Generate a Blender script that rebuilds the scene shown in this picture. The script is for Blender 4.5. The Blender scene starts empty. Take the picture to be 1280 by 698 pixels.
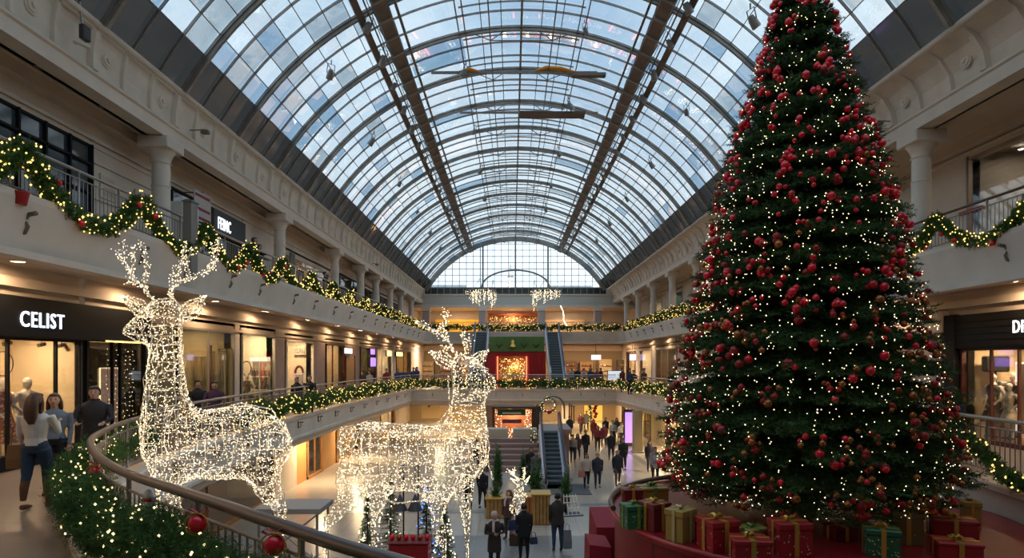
import bpy, bmesh, math, random
import numpy as np
from mathutils import Vector, Matrix

# ------------------------------------------------------------------ camera, sky, exposure
FPX, HOR, CZ = 760.0, 452.0, 6.0          # focal length and horizon in pixels of 1280x698, camera height
sc = bpy.context.scene
COL = sc.collection
cam = bpy.data.cameras.new('camera'); camo = bpy.data.objects.new('camera', cam); COL.objects.link(camo)
camo.location = (0, 0, CZ); camo.rotation_euler = (math.radians(90), 0, 0)
cam.sensor_fit = 'HORIZONTAL'; cam.sensor_width = 36; cam.lens = 36 * FPX / 1280
cam.shift_y = (HOR - 349) / 1280; cam.clip_start = .05; cam.clip_end = 400
sc.camera = camo
sc.view_settings.view_transform = 'Standard'; sc.view_settings.look = 'None'
sc.view_settings.gamma = 1; sc.view_settings.use_curve_mapping = False
sc.view_settings.exposure = 0.22
SKY = 1.9
LAMP = 2.0
sc.cycles.max_bounces = 6; sc.cycles.diffuse_bounces = 3; sc.cycles.glossy_bounces = 3
sc.cycles.transparent_max_bounces = 24; sc.cycles.transmission_bounces = 4
sc.cycles.sample_clamp_indirect = 3.0; sc.cycles.caustics_reflective = False; sc.cycles.caustics_refractive = False
sc.cycles.use_denoising = True

w = bpy.data.worlds.new('sky'); sc.world = w; w.use_nodes = True
nt = w.node_tree; nt.nodes.clear()
tc = nt.nodes.new('ShaderNodeTexCoord'); mp = nt.nodes.new('ShaderNodeMapping'); mp.inputs['Scale'].default_value = (1.2, 1.2, 2.2)
nz = nt.nodes.new('ShaderNodeTexNoise'); nz.inputs['Scale'].default_value = 2.6; nz.inputs['Detail'].default_value = 6
cr = nt.nodes.new('ShaderNodeValToRGB')
cr.color_ramp.elements[0].position = .36; cr.color_ramp.elements[0].color = (.24, .40, .58, 1)
cr.color_ramp.elements[1].position = .62; cr.color_ramp.elements[1].color = (.56, .70, .80, 1)
bg = nt.nodes.new('ShaderNodeBackground'); bg.inputs['Strength'].default_value = SKY
wo = nt.nodes.new('ShaderNodeOutputWorld')
nt.links.new(tc.outputs['Generated'], mp.inputs['Vector']); nt.links.new(mp.outputs['Vector'], nz.inputs['Vector'])
nt.links.new(nz.outputs['Fac'], cr.inputs['Fac'])
sx_ = nt.nodes.new('ShaderNodeSeparateXYZ'); mr_ = nt.nodes.new('ShaderNodeMapRange'); mr_.inputs['From Min'].default_value = .05; mr_.inputs['From Max'].default_value = .55
mr_.inputs['To Min'].default_value = .85; mr_.inputs['To Max'].default_value = 0; mx_ = nt.nodes.new('ShaderNodeMix'); mx_.data_type = 'RGBA'; mx_.inputs['B'].default_value = (.62, .68, .70, 1)
nt.links.new(tc.outputs['Generated'], sx_.inputs[0]); nt.links.new(sx_.outputs['Z'], mr_.inputs['Value']); nt.links.new(mr_.outputs[0], mx_.inputs['Factor'])
nt.links.new(cr.outputs['Color'], mx_.inputs['A']); nt.links.new(mx_.outputs['Result'], bg.inputs['Color'])
nt.links.new(bg.outputs['Background'], wo.inputs['Surface'])

rng = np.random.default_rng(7); random.seed(7)
PI = math.pi
ZM, ZL = 3.75, 8.9                        # middle floor and upper floor heights
def X(px, Y): return (px - 640) * Y / FPX
def Z(py, Y): return CZ - (py - HOR) * Y / FPX
def YW(px, x): return FPX * x / (px - 640)   # depth at which the plane X = x shows at column px

# ------------------------------------------------------------------ materials
MATS = {}
def mat(name, col, rough=.6, metal=0., var=0., scale=6., bump=0., emit=None, es=0., spec=.5, sample=False, coat=0.):
    if name in MATS: return MATS[name]
    m = bpy.data.materials.new(name); m.use_nodes = True; n = m.node_tree; b = n.nodes['Principled BSDF']
    b.inputs['Base Color'].default_value = (*col, 1); b.inputs['Roughness'].default_value = rough
    b.inputs['Metallic'].default_value = metal; b.inputs['Specular IOR Level'].default_value = spec
    b.inputs['Coat Weight'].default_value = coat
    if var or bump:
        t = n.nodes.new('ShaderNodeTexCoord'); z = n.nodes.new('ShaderNodeTexNoise')
        z.inputs['Scale'].default_value = scale; z.inputs['Detail'].default_value = 4
        n.links.new(t.outputs['Object'], z.inputs['Vector'])
        if var:
            r = n.nodes.new('ShaderNodeValToRGB')
            r.color_ramp.elements[0].position = .3; r.color_ramp.elements[1].position = .7
            r.color_ramp.elements[0].color = (*[max(0, c * (1 - var)) for c in col], 1)
            r.color_ramp.elements[1].color = (*[min(1, c * (1 + var)) for c in col], 1)
            n.links.new(z.outputs['Fac'], r.inputs['Fac']); n.links.new(r.outputs['Color'], b.inputs['Base Color'])
        if bump:
            bp = n.nodes.new('ShaderNodeBump'); bp.inputs['Strength'].default_value = bump; bp.inputs['Distance'].default_value = .02
            n.links.new(z.outputs['Fac'], bp.inputs['Height']); n.links.new(bp.outputs['Normal'], b.inputs['Normal'])
    if emit:
        b.inputs['Emission Color'].default_value = (*emit, 1); b.inputs['Emission Strength'].default_value = es
        if not sample: m.cycles.emission_sampling = 'NONE'
    MATS[name] = m; return m

def glass(name, tint=(.9, .93, .95), refl=.35, dirt=0., dcol=(.5, .5, .5), rough=.03):
    if name in MATS: return MATS[name]
    m = bpy.data.materials.new(name); m.use_nodes = True; n = m.node_tree; n.nodes.clear()
    o = n.nodes.new('ShaderNodeOutputMaterial'); tr = n.nodes.new('ShaderNodeBsdfTransparent'); gl = n.nodes.new('ShaderNodeBsdfGlossy')
    tr.inputs['Color'].default_value = (*tint, 1); gl.inputs['Roughness'].default_value = rough
    fr = n.nodes.new('ShaderNodeFresnel'); fr.inputs['IOR'].default_value = 1.45
    ml = n.nodes.new('ShaderNodeMath'); ml.operation = 'MULTIPLY'; ml.inputs[1].default_value = refl * 2
    mx = n.nodes.new('ShaderNodeMixShader')
    n.links.new(fr.outputs[0], ml.inputs[0]); n.links.new(ml.outputs[0], mx.inputs[0])
    n.links.new(tr.outputs[0], mx.inputs[1]); n.links.new(gl.outputs[0], mx.inputs[2])
    out = mx
    if dirt:
        t = n.nodes.new('ShaderNodeTexCoord'); z = n.nodes.new('ShaderNodeTexNoise'); z.inputs['Scale'].default_value = .9; z.inputs['Detail'].default_value = 7
        z.inputs['Roughness'].default_value = .65
        n.links.new(t.outputs['Object'], z.inputs['Vector'])
        r = n.nodes.new('ShaderNodeMapRange'); r.inputs['From Min'].default_value = .42; r.inputs['From Max'].default_value = .7
        r.inputs['To Min'].default_value = 0; r.inputs['To Max'].default_value = dirt
        n.links.new(z.outputs['Fac'], r.inputs['Value'])
        d = n.nodes.new('ShaderNodeBsdfTranslucent'); d.inputs['Color'].default_value = (*dcol, 1)
        m2 = n.nodes.new('ShaderNodeMixShader'); n.links.new(r.outputs[0], m2.inputs[0])
        n.links.new(mx.outputs[0], m2.inputs[1]); n.links.new(d.outputs[0], m2.inputs[2]); out = m2
    n.links.new(out.outputs[0], o.inputs['Surface'])
    MATS[name] = m; return m

def brickmat(name, c1, c2, cm, sx, sy, mortar=.01, rough=.5, offset=0., rot=(0, 0, 0), spec=.5):
    if name in MATS: return MATS[name]
    m = mat(name, c1, rough, spec=spec); n = m.node_tree; b = n.nodes['Principled BSDF']
    t = n.nodes.new('ShaderNodeTexCoord'); mp_ = n.nodes.new('ShaderNodeMapping'); mp_.inputs['Rotation'].default_value = rot
    br = n.nodes.new('ShaderNodeTexBrick'); br.offset = offset
    br.inputs['Color1'].default_value = (*c1, 1); br.inputs['Color2'].default_value = (*c2, 1); br.inputs['Mortar'].default_value = (*cm, 1)
    br.inputs['Scale'].default_value = 1; br.inputs['Mortar Size'].default_value = mortar
    br.inputs['Brick Width'].default_value = sx; br.inputs['Row Height'].default_value = sy
    n.links.new(t.outputs['Object'], mp_.inputs['Vector']); n.links.new(mp_.outputs['Vector'], br.inputs['Vector'])
    n.links.new(br.outputs['Color'], b.inputs['Base Color'])
    return m

cream = mat('cream_plaster', (.70, .60, .50), .75, var=.07, scale=1.2)
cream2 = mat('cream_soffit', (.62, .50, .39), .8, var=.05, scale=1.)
panelm = mat('frieze_plaster', (.70, .61, .51), .75, var=.08, scale=2)
steel = mat('roof_steel', (.23, .21, .19), .45, .3, var=.2, scale=3)
steel_l = mat('rib_steel', (.27, .245, .215), .5, .2, var=.2, scale=3)
catw = mat('catwalk_brown', (.16, .12, .095), .6, .1, var=.25, scale=2)
railm = mat('rail_metal', (.40, .36, .33), .32, .75)
handm = mat('handrail_bronze', (.30, .24, .21), .28, .7, var=.1, scale=8)
balm = mat('baluster_metal', (.34, .31, .29), .4, .6)
bracket = mat('bracket_iron', (.20, .16, .12), .5, .5)
black = mat('black_panel', (.010, .010, .011), .6, spec=.2)
darkw = mat('dark_wood', (.07, .035, .02), .45, var=.3, scale=5)
woodo = mat('orange_wood', (.45, .20, .06), .45, var=.2, scale=4)
needle = mat('fir_needles', (.045, .095, .025), .6, var=.45, scale=3, spec=.25)
needle2 = mat('garland_needles', (.07, .15, .035), .6, var=.45, scale=5, spec=.25)
bulb_w = mat('bulb_warm', (1, .8, .5), .4, emit=(1, .74, .34), es=3.6, sample=True)
bulb_d = mat('bulb_pale', (1, .9, .7), .4, emit=(1, .80, .56), es=2.3, sample=True)
bulb_g = mat('bulb_gold', (1, .7, .3), .4, emit=(1, .66, .18), es=2.4)
wirem = mat('white_wire', (.75, .70, .64), .35, .4)
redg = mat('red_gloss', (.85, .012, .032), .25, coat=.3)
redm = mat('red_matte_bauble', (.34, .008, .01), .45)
goldb = mat('copper_bauble', (.40, .14, .04), .22, .6)
goldm = mat('gold_ribbon', (.62, .36, .07), .3, .5)
white = mat('white_paint', (.75, .73, .70), .5)
letter = mat('white_letters', (.9, .9, .95), .5, emit=(.9, .95, 1), es=1.6)
shopglass = glass('shop_glass', (.95, .95, .94), .16)
skin = mat('skin', (.50, .30, .21), .5)
skin2 = mat('skin_tan', (.38, .22, .15), .5)
haird = mat('hair_dark', (.018, .012, .01), .5)
hairb = mat('hair_brown', (.085, .038, .018), .45, var=.3, scale=30)
shoem = mat('shoe_dark', (.03, .02, .016), .5)

# ------------------------------------------------------------------ mesh helpers
class MB:
    def __init__(s): s.v = []; s.f = []; s.m = []; s.sm = []
    def add(s, vs, fs, m=0, smooth=False):
        o = len(s.v); s.v += [tuple(v) for v in vs]
        for f in fs: s.f.append([i + o for i in f]); s.m.append(m); s.sm.append(smooth)
        return s
    def box(s, x0, y0, z0, x1, y1, z1, m=0):
        vs = [(x, y, z) for x in (x0, x1) for y in (y0, y1) for z in (z0, z1)]
        return s.add(vs, [(0, 1, 3, 2), (4, 6, 7, 5), (0, 4, 5, 1), (2, 3, 7, 6), (0, 2, 6, 4), (1, 5, 7, 3)], m)
    def bbox(s, x0, y0, z0, x1, y1, z1, b=.02, m=0):     # box with chamfered edges
        r = []
        for z, k in ((z0, b), (z0 + b, 0), (z1 - b, 0), (z1, b)):
            a, c, d, e = x0 + k, y0 + k, x1 - k, y1 - k
            r.append([(a + b - k, c, z), (d - b + k, c, z), (d, c + b - k, z), (d, e - b + k, z), (d - b + k, e, z), (a + b - k, e, z), (a, e - b + k, z), (a, c + b - k, z)])
        return s.rings(r, m, True, False)
    def rings(s, R, m=0, caps=True, smooth=True, close=True):
        n = len(R[0]); vs = [p for r in R for p in r]; fs = []
        for i in range(len(R) - 1):
            for j in range(n if close else n - 1):
                k = (j + 1) % n; fs.append((i * n + j, i * n + k, (i + 1) * n + k, (i + 1) * n + j))
        s.add(vs, fs, m, smooth)
        if caps: s.add(R[0], [tuple(range(n))[::-1]], m); s.add(R[-1], [tuple(range(n))], m)
        return s
    def tube(s, P, r, n=8, m=0, caps=True, smooth=True, flat=None):
        P = [Vector(p) for p in P]; R = []
        rs = r if isinstance(r, (list, tuple)) else [r] * len(P)
        u = None
        for i, p in enumerate(P):
            t = (P[min(i + 1, len(P) - 1)] - P[max(i - 1, 0)])
            if t.length < 1e-9: t = Vector((0, 0, 1))
            t.normalize()
            if u is None:
                u = t.cross(Vector((0, 1, 0)) if abs(t.y) < .9 else Vector((1, 0, 0)))
            u = (u - t * u.dot(t)); u.normalize(); w_ = t.cross(u)
            rr = rs[i] if isinstance(rs[i], (tuple, list)) else (rs[i], rs[i])
            R.append([p + u * (rr[0] * math.cos(a)) + w_ * (rr[1] * math.sin(a)) for a in [2 * PI * k / n for k in range(n)]])
        return s.rings(R, m, caps, smooth)
    def ell(s, c, r, n=12, k=8, m=0, rot=None):
        c = Vector(c); R = []
        for i in range(k + 1):
            a = -PI / 2 + PI * i / k; q = max(math.cos(a), .02)
            ring = [Vector((r[0] * q * math.cos(b), r[1] * q * math.sin(b), r[2] * math.sin(a))) for b in [2 * PI * j / n for j in range(n)]]
            if rot: ring = [rot @ p for p in ring]
            R.append([c + p for p in ring])
        return s.rings(R, m)
    def lathe(s, c, prof, n=20, m=0, smooth=True, caps=True):
        return s.rings([[(c[0] + r * math.cos(a), c[1] + r * math.sin(a), c[2] + z) for a in [2 * PI * j / n for j in range(n)]] for r, z in prof], m, caps, smooth)
    def prism(s, poly, z0, z1, m=0):
        n = len(poly)
        return s.add([(x, y, z0) for x, y in poly] + [(x, y, z1) for x, y in poly],
                     [tuple(range(n))[::-1], tuple(range(n, 2 * n))] + [(i, (i + 1) % n, n + (i + 1) % n, n + i) for i in range(n)], m)
    def disc(s, c, r, ax, th, n=20, m=0):
        a = Vector(ax).normalized(); return s.tube([Vector(c), Vector(c) + a * th], r, n, m, smooth=False)
    def mesh(s, name, mats):
        me = bpy.data.meshes.new(name); me.from_pydata(s.v, [], s.f)
        for x in (mats if isinstance(mats, (list, tuple)) else [mats]): me.materials.append(x)
        me.polygons.foreach_set('material_index', s.m); me.polygons.foreach_set('use_smooth', s.sm); me.update()
        return me

def link(name, me, parent=None):
    o = bpy.data.objects.new(name, me); COL.objects.link(o)
    if parent is not None: o.parent = parent
    return o
def obj(name, mb, mats, parent=None, base=None):
    """one mesh object; when base is given its vertices are world coordinates and its origin goes to base"""
    if base is not None:
        mb.v = [(x - base[0], y - base[1], z - base[2]) for x, y, z in mb.v]
    o = link(name, mb.mesh(name, mats), parent)
    if base is not None and parent is None: o.location = base
    return o
def thing(name, label, cat, loc=(0, 0, 0), rz=0, group=None):
    o = link(name, None); o.location = loc; o.rotation_euler = (0, 0, rz); return tag(o, label, cat, group)
def tag(o, label, cat, group=None, kind=None):
    o['label'] = label; o['category'] = cat
    if group: o['group'] = group
    if kind: o['kind'] = kind
    return o
def kind(o, k, label=None):
    o['kind'] = k
    if label: o['label'] = label
    return o
def struct(name, mb, mats, parent=None):
    o = obj(name, mb, mats, parent)
    if parent is None: o['kind'] = 'structure'
    return o
def children(o): return [c for c in COL.objects if c.parent == o]
def copy_tree(o, kids, loc, rz=None, label=None, group=None, scale=None):
    r = o.copy(); COL.objects.link(r); r.location = loc
    if rz is not None: r.rotation_euler = (0, 0, rz)
    if label: r['label'] = label
    if group: r['group'] = group
    if scale: r.scale = (scale,) * 3
    for c, sub in kids:
        d = c.copy(); COL.objects.link(d); d.parent = r
        for e in sub:
            g = e.copy(); COL.objects.link(g); g.parent = d
    return r
def tree_of(o): return [(c, children(c)) for c in children(o)]

def fastmesh(name, V, F, mats, mi=None, smooth=False):
    V = np.asarray(V, dtype=np.float32).reshape(-1, 3); F = np.asarray(F, dtype=np.int32); k = F.shape[1]
    me = bpy.data.meshes.new(name); me.vertices.add(len(V)); me.vertices.foreach_set('co', V.ravel())
    me.loops.add(F.size); me.loops.foreach_set('vertex_index', F.ravel())
    me.polygons.add(len(F)); me.polygons.foreach_set('loop_start', np.arange(0, F.size, k, dtype=np.int32))
    me.polygons.foreach_set('loop_total', np.full(len(F), k, dtype=np.int32))
    for x in (mats if isinstance(mats, (list, tuple)) else [mats]): me.materials.append(x)
    if mi is not None: me.polygons.foreach_set('material_index', np.asarray(mi, dtype=np.int32))
    me.polygons.foreach_set('use_smooth', np.full(len(F), smooth)); me.update(calc_edges=True); me.validate()
    return me
def unit(a): return a / np.maximum(np.linalg.norm(a, axis=-1, keepdims=True), 1e-9)
def twigs(P0, P1, n, L, W, fwd=.55):
    """flat needle triangles around every twig P0->P1 (arrays of N x 3)"""
    N = len(P0); t = np.tile(np.linspace(.03, 1.0, n), (N, 1))[:, :, None]
    base = P0[:, None] * (1 - t) + P1[:, None] * t
    ax = unit(P1 - P0)[:, None]; rnd = rng.normal(size=(N, n, 3)); rad = unit(rnd - (rnd * ax).sum(-1, keepdims=True) * ax)
    d = unit(rad + ax * (fwd + rng.uniform(-.2, .3, (N, n, 1)))); ln = L * rng.uniform(.7, 1.15, (N, n, 1)) * (1.1 - .45 * t)
    side = unit(np.cross(d, rng.normal(size=(N, n, 3)))) * W
    a, b, c = base - side, base + side, base + d * ln
    V = np.stack([a, b, c], 2).reshape(-1, 3); F = np.arange(len(V)).reshape(-1, 3)
    # the twig itself: a thin three-cornered strip
    s2 = unit(np.cross(P1 - P0, rng.normal(size=(N, 3)))) * W * 1.3
    V2 = np.stack([P0 - s2, P0 + s2, P1], 1).reshape(-1, 3); F2 = np.arange(len(V2)).reshape(-1, 3) + len(V)
    return np.concatenate([V, V2]), np.concatenate([F, F2])
OCT_V = np.array([(1, 0, 0), (-1, 0, 0), (0, 1, 0), (0, -1, 0), (0, 0, 1), (0, 0, -1)], float)
OCT_F = np.array([(0, 2, 4), (2, 1, 4), (1, 3, 4), (3, 0, 4), (2, 0, 5), (1, 2, 5), (3, 1, 5), (0, 3, 5)])
def dots(P, r):
    P = np.asarray(P, float).reshape(-1, 3); r = np.broadcast_to(np.asarray(r, float), (len(P),))
    V = (P[:, None] + OCT_V[None] * r[:, None, None]).reshape(-1, 3)
    F = (OCT_F[None] + (np.arange(len(P)) * 6)[:, None, None]).reshape(-1, 3)
    return V, F
def sweep(path, prof, z=0, m=0, mb=None):
    """profile (offset, z) swept along a plan path; positive offset to the right-hand side of travel"""
    mb = mb or MB(); n = len(path); R = []
    for i in range(n):
        a = Vector(path[max(i - 1, 0)]); b = Vector(path[i]); c = Vector(path[min(i + 1, n - 1)])
        d1 = (b - a).normalized() if i else (c - b).normalized(); d2 = (c - b).normalized() if i < n - 1 else d1
        n1 = Vector((d1.y, -d1.x)); n2 = Vector((d2.y, -d2.x)); nn = (n1 + n2).normalized(); k = 1 / max(.4, nn.dot(n1))
        R.append([(b.x + nn.x * o * k, b.y + nn.y * o * k, z + h) for o, h in prof])
    return mb.rings(R, m, True, False)
def smooth_path(P, per=6):
    P = [np.array(p, float) for p in P]; out = []
    for i in range(len(P) - 1):
        p0, p1, p2, p3 = P[max(i - 1, 0)], P[i], P[i + 1], P[min(i + 2, len(P) - 1)]
        for k in range(per):
            t = k / per
            out.append(.5 * ((2 * p1) + (-p0 + p2) * t + (2 * p0 - 5 * p1 + 4 * p2 - p3) * t * t + (-p0 + 3 * p1 - 3 * p2 + p3) * t ** 3))
    out.append(P[-1]); return [tuple(p) for p in out]
def resample(P, step):
    P = np.array(P, float); d = np.r_[0, np.cumsum(np.linalg.norm(np.diff(P, axis=0), axis=1))]
    n = max(2, int(d[-1] / step) + 1); s = np.linspace(0, d[-1], n)
    return np.stack([np.interp(s, d, P[:, k]) for k in range(P.shape[1])], 1)
def text(name, s, loc, size, face, m, parent=None, ext=.02, sx=1., font=None):
    cu = bpy.data.curves.new(name, 'FONT'); cu.body = s; cu.size = size; cu.extrude = ext; cu.align_x = 'LEFT'; cu.resolution_u = 3; cu.space_character = 1.16
    t = bpy.data.objects.new(name, cu); COL.objects.link(t); bpy.context.view_layer.update()
    me = bpy.data.meshes.new_from_object(t); bpy.data.objects.remove(t); bpy.data.curves.remove(cu)
    me.materials.clear(); me.materials.append(m)
    o = link(name, me, parent); o.location = loc; o.scale = (sx * .87, 1, 1)
    o.rotation_euler = {'left': (PI / 2, 0, PI / 2), 'right': (PI / 2, 0, -PI / 2), 'front': (PI / 2, 0, 0)}[face]
    return o
def arealamp(name, loc, size, power, col=(1, .72, .45), down=True, parent=None, shape='DISK', rot=None, sy=None):
    l = bpy.data.lights.new(name, 'AREA'); l.shape = shape; l.size = size
    if sy: l.shape = 'RECTANGLE'; l.size_y = sy
    l.energy = power * LAMP; l.color = col
    o = link(name, l, parent); o.location = loc
    if rot: o.rotation_euler = rot
    return o
def pointlamp(name, loc, r, power, col=(1, .75, .5), parent=None):
    l = bpy.data.lights.new(name, 'POINT'); l.shadow_soft_size = r; l.energy = power * LAMP; l.color = col
    o = link(name, l, parent); o.location = loc; return o
# ================================================================== THE BUILDING
tile = brickmat('floor_tiles', (.40, .36, .31), (.43, .385, .33), (.30, .27, .24), 1.2, 1.2, .012, .22)
grey_t = brickmat('grey_tiles', (.20, .20, .20), (.23, .225, .22), (.16, .16, .16), 1.2, 1.2, .012, .28)
plank = brickmat('gallery_floor', (.19, .15, .125), (.22, .175, .145), (.14, .11, .09), 2.2, .5, .006, .3)
fl = struct('floor', MB().box(-16, -6, -.3, 18, 80, 0), tile)
kind(fl, 'structure', 'pale beige tiled ground floor of the atrium')
o_ = struct('floor', MB().box(-8, 8, 0, 7, 20.9, .004), grey_t); o_['label'] = 'grey tiled field of the ground floor nearest the tree'
struct('floor', MB().box(-8, 24.0, 0, 2.2, 24.5, .004), grey_t)
struct('floor', MB().box(2.6, 25.2, 0, 5.4, 25.6, .004), grey_t)
struct('floor', MB().prism([(7.6, 28), (8.0, 28), (8.0, 60), (7.6, 60)], 0, .004), grey_t)
matm = mat('dark_matting', (.10, .105, .105), .9)
tag(obj('entrance_mat', MB().bbox(1.0, 27.3, 0, 3.6, 29.6, .03, .008), matm), 'dark grey floor mat at the foot of the lower escalator', 'mat')

# ---- middle floor: slab round the oval void, its fascia
void_mid = [(-7.6, 46), (-8.2, 34), (-8.35, 28), (-8.3, 22), (-8.0, 17), (-7.5, 13), (-7.05, 11.2), (-6.55, 9.95), (-6.0, 8.85), (-5.1, 7.6),
            (-3.95, 6.33), (-2.5, 5.1), (-.65, 3.55), (.9, 2.6), (3, 2.2), (5.2, 3.2), (6.9, 5.6), (7.9, 7.9), (8.4, 10.2), (8.65, 13), (8.8, 18), (8.8, 24),
            (8.75, 36), (7.9, 46)]
vm = [void_mid[0]] + smooth_path(void_mid[1:-1], 5) + [void_mid[-1]]
def slab(name, poly, z0, z1, mats, label):
    bm = bmesh.new(); vs = [bm.verts.new((x, y, z1)) for x, y in poly]; f = bm.faces.new(vs)
    r = bmesh.ops.extrude_face_region(bm, geom=[f]); 
    for v in [g for g in r['geom'] if isinstance(g, bmesh.types.BMVert)]: v.co.z = z0
    bmesh.ops.recalc_face_normals(bm, faces=bm.faces[:])
    bmesh.ops.triangulate(bm, faces=[f for f in bm.faces if len(f.verts) > 4])
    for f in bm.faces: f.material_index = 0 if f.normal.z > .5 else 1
    me = bpy.data.meshes.new(name); bm.to_mesh(me); bm.free()
    for m in mats: me.materials.append(m)
    o = link(name, me); o['kind'] = 'structure'; o['label'] = label; return o
slab('floor', [(-10.4, 46), (-10.4, -5), (13, -5), (13, 46)] + vm[::-1], ZM - .9, ZM, [plank, cream2], 'middle gallery floor around the open void')
slab('floor', [(-10.4, 46), (13, 46), (13, 72), (-10.4, 72)], ZM - .9, ZM, [plank, cream2], 'middle gallery floor at the far end')
prof_mid = [(.35, .0), (.35, .12), (-.06, .12), (-.09, .09), (-.09, 0), (-.03, -.03), (-.03, -.62), (-.10, -.66), (-.10, -.74), (0, -.80), (.05, -.98), (.2, -1.10), (.6, -1.10), (.6, -.9), (.05, -.88)]
vloop = vm + [vm[0]]
s_ = sweep(vloop, prof_mid, ZM); struct('trim_1', s_, cream)['label'] = 'cream moulded fascia of the middle gallery'
# ---- upper floor
XL, XR, YE = -9.0, 11.6, 62.0
slab('floor', [(-11.75, -5), (XL, -5), (XL, 76), (-11.75, 76)], ZL - .9, ZL, [cream2, cream2], 'upper gallery floor on the side of the first shop row')
slab('floor', [(XR, -5), (14.35, -5), (14.35, 76), (XR, 76)], ZL - .9, ZL, [cream2, cream2], 'upper gallery floor behind the tall tree')
slab('floor', [(XL, YE), (XR, YE), (XR, 76), (XL, 76)], ZL - .9, ZL, [cream2, cream2], 'upper gallery floor at the far end')
vup = [(XR, -5), (XR, YE - .8), (XR - .8, YE), (XL + .8, YE), (XL, YE - .8), (XL, -5)]
prof_up = [(.3, 0), (.3, .12), (-.07, .12), (-.10, .09), (-.10, 0), (-.03, -.04), (-.03, -.52), (-.07, -.55), (-.03, -.6), (.05, -.95), (.12, -1.08), (.45, -1.08), (.45, -.95), (.1, -.9)]
vup = vup[::-1]
struct('trim_2', sweep(vup, prof_up, ZL), cream)['label'] = 'cream moulded fascia of the upper gallery'
ZC = 12.7
# ---- soffits above the upper galleries with a stepped cornice
def straight(xs, zs, y0, y1, sgn, m, name, lab=None):
    R = [[(x * sgn if False else x, y, z) for x, z in zip(xs, zs)] for y in (y0, y1)]
    o = struct(name, MB().rings(R, 0, True, False), m)
    if lab: o['label'] = lab
    return o
def cprof(x, s):      # s: direction from void to wall
    return zip(*[(x, ZC), (x, ZC + .34), (x - s * .06, ZC + .38), (x - s * .06, ZC + .44), (x + s * .12, ZC + .48), (x + s * .9, ZC + .48), (x + s * .9, ZC + .2), (x + s * .45, ZC + .2), (x + s * .45, ZC)])
for x, s, nm in ((-10.3, -1, 'trim_3'), (11.65, 1, 'trim_4')):
    xs, zs = cprof(x, s); straight(xs, zs, -6, 70, 1, cream, nm, 'cream cornice under the glass roof')
struct('ceiling', MB().box(-12, -6, ZC + .2, -10.7, 76, ZC + .4).box(-12.0, -6, ZC - .1, -11.35, 76, ZC + .2), cream2)['label'] = 'recessed soffit above the upper gallery'
struct('ceiling', MB().box(12.05, -6, ZC + .2, 14.6, 76, ZC + .4).box(13.95, -6, ZC - .1, 14.6, 76, ZC + .2), cream2)['label'] = 'recessed soffit above the upper gallery behind the tree'
# ---- frieze with curved pilasters and round rosettes
RY0, RSP = 11.3 - 3.65 * 3, 3.65
VX, VR, VZB = .4, 12.19, 14.3
VZC = VZB - VR * math.cos(math.radians(59.5))
def frieze(x0, x1, nm, s):
    zs = [ZC + .46, ZC + .5, ZC + .9, ZC + 1.3, VZB - .06]
    xs = [x0 + s * .06, x0 + s * .10 + (x1 - x0) * .0, x0 + (x1 - x0) * .12 + s * .12, x0 + (x1 - x0) * .45 + s * .12, x1 + s * .14]
    P = list(zip(xs, zs)); Q = [(x + s * .15, z) for x, z in P[::-1]]
    o = struct(nm, MB().rings([[(x, y, z) for x, z in P + Q] for y in (-4, 70)], 0, True, False), panelm)
    o['label'] = 'cream coved frieze below the glass roof'
    k = 0; y = RY0
    while y < 69.5:
        # pilaster
        main = k % 3 == 0; wd = .16 if main else .09
        mb = MB(); 
        pts = [(x - s * (.16 if main else .10) * (1 if i < 4 else .6), z) for i, (x, z) in enumerate(P)]
        mb.rings([[(x, yy, z) for x, z in pts + Q] for yy in (y - wd / 2, y + wd / 2)], 0, True, False)
        obj('pilaster', mb, panelm, o)
        if k % 2 == 0:
            yc = y + RSP / 6; zc_ = ZC + 1.0; xc = P[2][0] + (P[3][0] - P[2][0]) * .25
            mb = MB()
            for r, t in ((.2, .04), (.15, .07), (.06, .11)):
                mb.disc((xc + s * .02, yc, zc_), r, (-s, 0, 0), t, 16)
            obj('rosette', mb, panelm, o)
        y += RSP / 3; k += 1
    # rounded edge moulding under the glass
    mb = MB().tube([(x1 + s * .02, -4, VZB - .06), (x1 + s * .02, 70, VZB - .06)], .09, 8)
    obj('edge_moulding', mb, cream, o)
    return o
frieze(-10.3, -10.1, 'trim_5', -1); frieze(11.65, 10.9, 'trim_6', 1)
# ---- the glass vault
AB = math.radians(59.5)
def vp(a, r=VR, y=0): return (VX + r * math.sin(a), y, VZC + r * math.cos(a))
roof = link('ceiling', None); roof['kind'] = 'structure'; roof['label'] = 'barrel vaulted glass roof with steel ribs'
degs = [-59.5, -53.5] + [-53.5 + 29.8 * k / 8 for k in range(1, 9)] + [-12, 0, 12] + [23.7 + 29.8 * k / 8 for k in range(0, 9)] + [59.5]
ang = [math.radians(d) for d in degs]
gl_clear = glass('roof_glass', (.95, .97, .98), .22, .12, (.85, .88, .90))
gl_blue = glass('roof_glass_blue', (.50, .68, .84), .3, .15, (.6, .7, .8))
gl_grey = glass('roof_glass_grey', (.66, .72, .76), .3, .35, (.7, .7, .68))
gl_milk = glass('roof_glass_milky', (.96, .97, .98), .25, .4, (.92, .94, .95))
gl_dark = glass('roof_glass_dark', (.03, .027, .025), .035, .02, (.03, .027, .025), .08)
V = []; F = []; MI = []
ys = [RY0 + RSP / 3 * k for k in range(int((70 - RY0) / (RSP / 3)) + 1)]
ys[-1] = 70.0
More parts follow.
